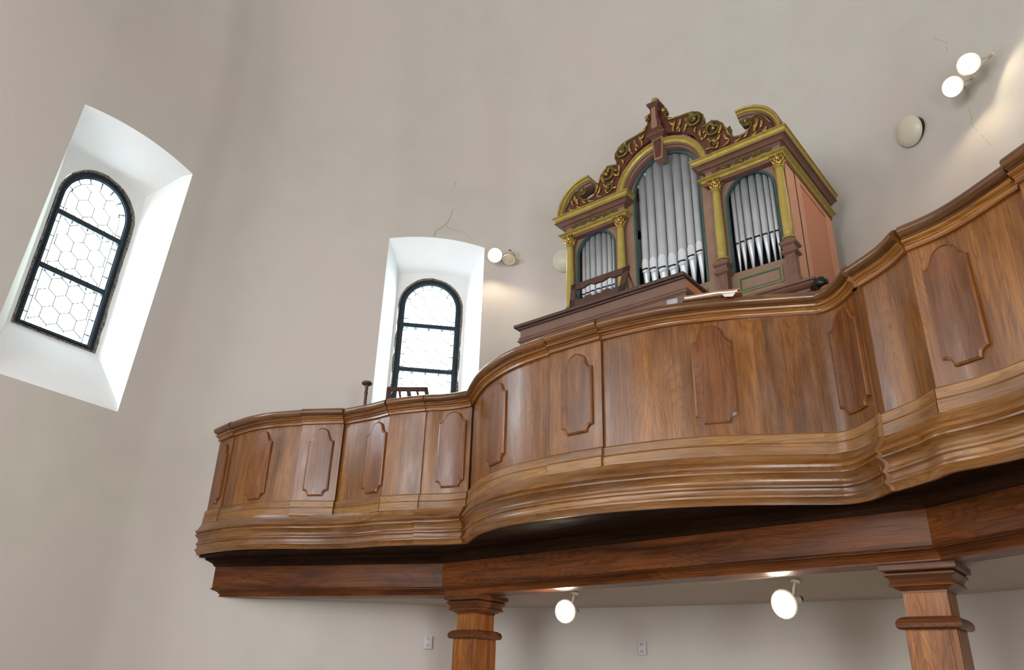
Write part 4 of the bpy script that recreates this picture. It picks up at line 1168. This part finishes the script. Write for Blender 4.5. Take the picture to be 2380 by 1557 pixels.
mb.f(a); b = [mb.v(v.co.x, v.co.y-0.003, v.co.z-HC+0.001) for v in a]; mb.f(b[::-1])
for i in range(4): mb.f([a[i], a[(i+1) % 4], b[(i+1) % 4], b[i]])
mb.build('loose_sheet', 'paper', fo_)
# post with a flat disc top, slatted stand by the corner window
po = thing('turned_post', (-5.94, 4.74, 1.20), 'dark turned post with a flat round top standing by the corner window', 'post')
MB().lathe(-5.94, 4.74, [(0.05,1.2),(0.05,1.24),(0.016,1.26),(0.016,2.66),(0.021,2.668),(0.021,2.682),(0.017,2.69),(0.019,2.745),(0.028,2.760)], 20).build('shaft', 'deskwood', po)
MB().lathe(-5.94, 4.74, [(0.028,2.758),(0.048,2.765),(0.056,2.774),(0.056,2.786),(0.048,2.794),(0.006,2.797)], 28).build('disc_top', 'deskwood', po)
st = thing('music_stand', (-5.50, 4.99, 1.20), 'dark slatted wooden music stand leaning in front of the corner window', 'music stand')
def stand():
    # board plane facing the nave, tilted back
    T = Vector((0.67, 0.742, 0)); Bk = Vector((-0.742, 0.67, 0)); up = (Vector((0,0,1))*cos(radians(12))+Bk*sin(radians(12)))
    O = Vector((-5.515, 4.93, 2.46))
    def P(u, v, d=0): q = O+T*u+up*v+T.cross(up)*d; return q
    def quad(pts, name):
        m = MB(); a = [m.v(*P(u, v, 0)) for u, v in pts]; b = [m.v(*P(u, v, 0.018)) for u, v in pts]
        m.f(a); m.f(b[::-1]); k = len(pts)
        for i in range(k): m.f([a[i], a[(i+1) % k], b[(i+1) % k], b[i]])
        m.build(name, 'deskwood', st)
    quad([(-0.215,0.245),(0.195,0.280),(0.205,0.235),(-0.215,0.200)], 'top_rail')
    quad([(-0.215,0.0),(-0.215,0.21),(-0.155,0.215),(-0.165,0.17),(-0.150,0.0)], 'side_stile')
    quad([(0.160,0.25),(0.195,0.28),(0.255,0.0),(0.215,0.0)], 'side_stile')
    for u0, w_ in ((-0.100,0.022),(-0.015,0.040),(0.085,0.020)):
        quad([(u0,0.215),(u0+w_,0.22),(u0+w_+0.045,0.0),(u0+0.045,0.0)], 'slat')
    quad([(-0.215,0.0),(0.255,0.0),(0.255,-0.04),(-0.215,-0.04)], 'bottom_rail')
    MB().tube([tuple(P(0.02,-0.03,-0.01)), (-5.50,4.96,1.2)], 0.02, 8).build('leg', 'deskwood', st)
    MB().lathe(-5.50, 4.96, [(0.14,1.2),(0.13,1.23),(0.03,1.25)], 20).build('foot', 'deskwood', st)
stand()
# capped tube leaning by the organ plinth
tb = thing('capped_pole', (-1.10, 5.30, 1.20), 'orange pole with a black rounded cap leaning beside the organ plinth', 'pole')
pA_, pB_ = Vector((-1.462,5.25,2.745)), Vector((-0.95,5.55,1.20)); dd = (pB_-pA_).normalized()
MB().tube([pA_+dd*0.02, pA_+dd*0.4, pA_+dd*0.9, pB_], 0.034, 14).build('shaft', 'tube', tb)
MB().sphere(pA_.x, pA_.y, pA_.z, 0.050, seg=20).build('cap', 'blackplastic', tb)

# ------------------------------------------------------------------ lamps
def frame_to(d):
    d = Vector(d).normalized(); q = d.to_track_quat('Z', 'Y'); return q.to_matrix().to_4x4()
def spot(loc, d, lit, mount, label, watts=30, size=0.088, cone=140, beam=None):
    t = thing('spotlight', loc, label, 'spotlight')
    L = Vector((loc[0], loc[1], loc[2]+HC)); Mx = Matrix.Translation(L) @ frame_to(d)
    s = size/0.088
    mb = MB(); mb.lathe(0, 0, [(0.026*s,-0.17*s),(0.030*s,-0.165*s),(0.032*s,-0.12*s),(0.040*s,-0.10*s),(0.052*s,-0.05*s),(0.080*s,-0.012*s),(0.084*s,-0.004*s)], 28, M4=Mx); body = mb.build('lamp_body', 'ivory', t)
    mb = MB(); mb.lathe(0, 0, [(0.080*s,-0.012*s),(0.092*s,-0.010*s),(0.095*s,0.0),(0.090*s,0.008*s),(0.082*s,0.004*s),(0.078*s,-0.006*s),(0.080*s,-0.012*s)], 32, M4=Mx, cap=False); mb.build('rim', 'ivory', body)
    mb = MB(); mb.lathe(0, 0, [(0.018*s,-0.205*s),(0.020*s,-0.20*s),(0.020*s,-0.165*s)], 16, M4=Mx); mb.build('lamp_holder', 'blackplastic', body)
    mb = MB()
    if lit: mb.lathe(0, 0, [(0.081*s,-0.004*s),(0.079*s,0.006*s),(0.060*s,0.016*s),(0.03*s,0.022*s),(0.001,0.024*s)], 32, M4=Mx); mb.build('bulb', 'bulb', body)
    else: mb.lathe(0, 0, [(0.080*s,-0.006*s),(0.058*s,-0.02*s),(0.050*s,-0.018*s),(0.046*s,-0.030*s),(0.001,-0.034*s)], 32, M4=Mx); mb.build('bulb', 'opal', body)
    m = Vector(mount); back = Vector(loc)-Vector(d).normalized()*0.10*s
    side = (m-back)
    mb = MB(); mb.tube([tuple(back), tuple(back+side*0.45+Vector((0,0,0.015))), tuple(m)], 0.008, 8); mb.build('arm', 'ivory', t)
    nm = side.normalized(); Mm = Matrix.Translation(Vector((m.x, m.y, m.z+HC))) @ frame_to(nm)
    mb = MB(); mb.lathe(0, 0, [(0.030,-0.022),(0.034,-0.016),(0.034,0.0)], 20, M4=Mm); mb.build('mounting_plate', 'ivory', t)
    if lit:
        ld = bpy.data.lights.new('spotlight_beam', 'SPOT'); ld.energy = watts; ld.color = (1.0, 0.80, 0.55)
        ld.spot_size = radians(cone); ld.spot_blend = 0.45; ld.shadow_soft_size = 0.04
        o = bpy.data.objects.new('spotlight_beam', ld); COL.objects.link(o); o.parent = t
        bd = Vector(beam or d).normalized()
        o.location = Vector(d).normalized()*0.045; o.rotation_euler = bd.to_track_quat('-Z','Y').to_euler()
    return t
def on_wall(azd, z, out):
    r, p, nn = wall_hit(azd); return (p[0]+nn[0]*out, p[1]+nn[1]*out, z), (p[0], p[1]), nn
l, p, nn = on_wall(131.9, 4.77, 0.17)
spot(l, (0.55, -0.62, -0.45), True, (p[0], p[1], 4.93), 'lit round spotlight beside the top corner of the corner window reveal', 24, cone=125, beam=(0.25, -0.25, -1.0))
l, p, nn = on_wall(130.50, 4.74, 0.13)
spot(l, (nn[0]*0.25+0.05, nn[1]*0.25-0.08, -0.9), False, (p[0]+0.06, p[1]+0.045, 4.88), 'unlit cream spotlight pointing down, right of the lit one by the corner window', size=0.078)
l, p, nn = on_wall(92.56, 4.60, 0.20)
spot(l, (-0.30, -0.85, -0.40), True, (p[0]+0.02, p[1], 4.72), 'lit spotlight high on the wall at upper right, lower left one of the pair', 14, size=0.083, cone=150, beam=(-0.35, -0.3, -1.0))
l, p, nn = on_wall(90.97, 4.62, 0.22)
spot(l, (-0.05, -0.85, -0.45), True, (p[0]+0.02, p[1], 4.74), 'lit spotlight high on the wall at upper right, upper right one of the pair', 5, size=0.084, cone=125, beam=(0.6, -0.15, -1.0))
spot((-3.845,5.33,0.537), (0.15,-1.0,-0.12), True, (-3.83,5.44,0.699), 'lit spotlight under the gallery ceiling near the slender far pillar', 13, size=0.088, cone=172, beam=(-0.4,-0.8,-0.3))
spot((-2.045,5.33,0.530), (-0.22,-1.0,-0.25), True, (-1.99,5.44,0.699), 'lit spotlight under the gallery ceiling nearer the broad right pillar', 10, size=0.092, cone=168, beam=(0.0,-0.85,-0.35))
def dome(azd, z, r, label, tilt=0.0):
    l, p, nn = on_wall(azd, z, 0.0); t = thing('round_wall_lamp', l, label, 'wall lamp')
    Mx = Matrix.Translation(Vector((l[0], l[1], l[2]+HC))) @ frame_to((nn[0]+tilt, nn[1], -0.30))
    MB().lathe(0, 0, [(r*0.80,-0.08),(r*0.86,0.0),(r*0.86,0.055)], 40, M4=Mx).build('dark_base', 'blackplastic', t)
    MB().lathe(0, 0, [(r*0.97,0.054),(r,0.058),(r*0.99,0.066),(r*0.9,0.080),(r*0.6,0.098),(r*0.3,0.106),(0.001,0.108)], 40, M4=Mx).build('opal_shade', 'opal', t)
dome(97.15, 4.72, 0.146, 'round opal wall lamp on the wall right of the organ', -0.10)
dome(125.75, 4.70, 0.150, 'round opal wall lamp mostly hidden behind the left organ column')
# hairline cracks in the plaster: (azimuth, height over distance) from the nave floor's survey point
CRK1 = [(135.35,0.7876),(135.27,0.7772),(135.43,0.763),(135.36,0.751),(135.51,0.7405),(135.61,0.7183),(135.77,0.7046),(136.05,0.6941),(135.72,0.6816),(135.64,0.6703),(135.79,0.6555),(135.98,0.6439),(136.29,0.6322),(137.07,0.6191),(137.21,0.609)]
CRK2 = [(136.29,0.6322),(135.91,0.625),(135.06,0.6233),(134.27,0.6166),(133.7,0.6060)]
CRK3 = [(94.23,0.8558),(94.15,0.8472),(93.78,0.8415),(93.57,0.8339),(93.6,0.8192)]
CRK4 = [(93.25,0.7175),(93.21,0.7034),(93.3,0.6848),(92.89,0.6663),(92.5,0.6482)]
def crack(pts, wd):
    mb = MB(); P_ = []
    for a, t in pts:
        r, p, nn = wall_hit(a); q = wpt(p, t*r); P_.append((q[0]+nn[0]*0.003, q[1]+nn[1]*0.003, t*r))
    Q = []
    rnd = random.Random(5)
    for a, b in zip(P_[:-1], P_[1:]):
        for k in range(4):
            t = k/4; Q.append(tuple(a[i]+(b[i]-a[i])*t+(rnd.uniform(-0.008, 0.008) if i != 2 else rnd.uniform(-0.006,0.006))*(0 if k == 0 else 0.6) for i in range(3)))
    Q.append(P_[-1])
    mb.tube(Q, [wd*(0.5+0.5*rnd.random()) for _ in Q], 4); mb.build('crack', 'crack', wallL if pts[0][0] > 110 else wallR)
crack(CRK1, 0.0026); crack(CRK2, 0.0016); crack(CRK3, 0.0013); crack(CRK4, 0.0013)
# ------------------------------------------------------------------ sockets
def socket(azd, z, label):
    l, p, nn = on_wall(azd, z, 0.0); t = thing('wall_socket', l, label, 'socket')
    Mx = Matrix.Translation(Vector((l[0], l[1], l[2]+HC))) @ Matrix.Rotation(atan2(nn[1], nn[0])-pi/2+pi, 4, 'Z')
    def bx(x0, x1, y0, y1, z0, z1, name, mat, par, bev=0.002):
        nb = bmesh.new(); bmesh.ops.create_cube(nb, size=1)
        for v in nb.verts: v.co = Vector(((x0+x1)/2+v.co.x*(x1-x0), (y0+y1)/2+v.co.y*(y1-y0), (z0+z1)/2+v.co.z*(z1-z0)))
        bmesh.ops.bevel(nb, geom=nb.edges[:], offset=bev, segments=2, affect='EDGES')
        mb = MB(); mb.merge(nb, Mx); return mb.build(name, mat, par)
    pl = bx(-0.040, 0.040, -0.030, 0.01, -0.060, 0.060, 'face_plate', 'socket', t)
    for zz in (-0.030, 0.030):
        mb = MB(); Mc = Mx @ Matrix.Translation(Vector((0,-0.0305,zz))) @ Matrix.Rotation(pi/2, 4, 'X')
        mb.lathe(0, 0, [(0.022,0.0),(0.022,0.002),(0.019,0.003)], 24, M4=Mc); oo = mb.build('outlet', 'socket', pl)
        for xx, z2 in ((-0.010,0),(0.010,0),(0,0.012)):
            bx(xx-0.0035, xx+0.0035, -0.036, -0.031, zz+z2-0.0035, zz+z2+0.0035, 'pin_hole', 'black', oo, 0.0005)
socket(135.33, 0.345, 'white double wall socket left of the slender far pillar')
socket(120.49, 0.330, 'white double wall socket between the two pillars, lower middle of the photo')
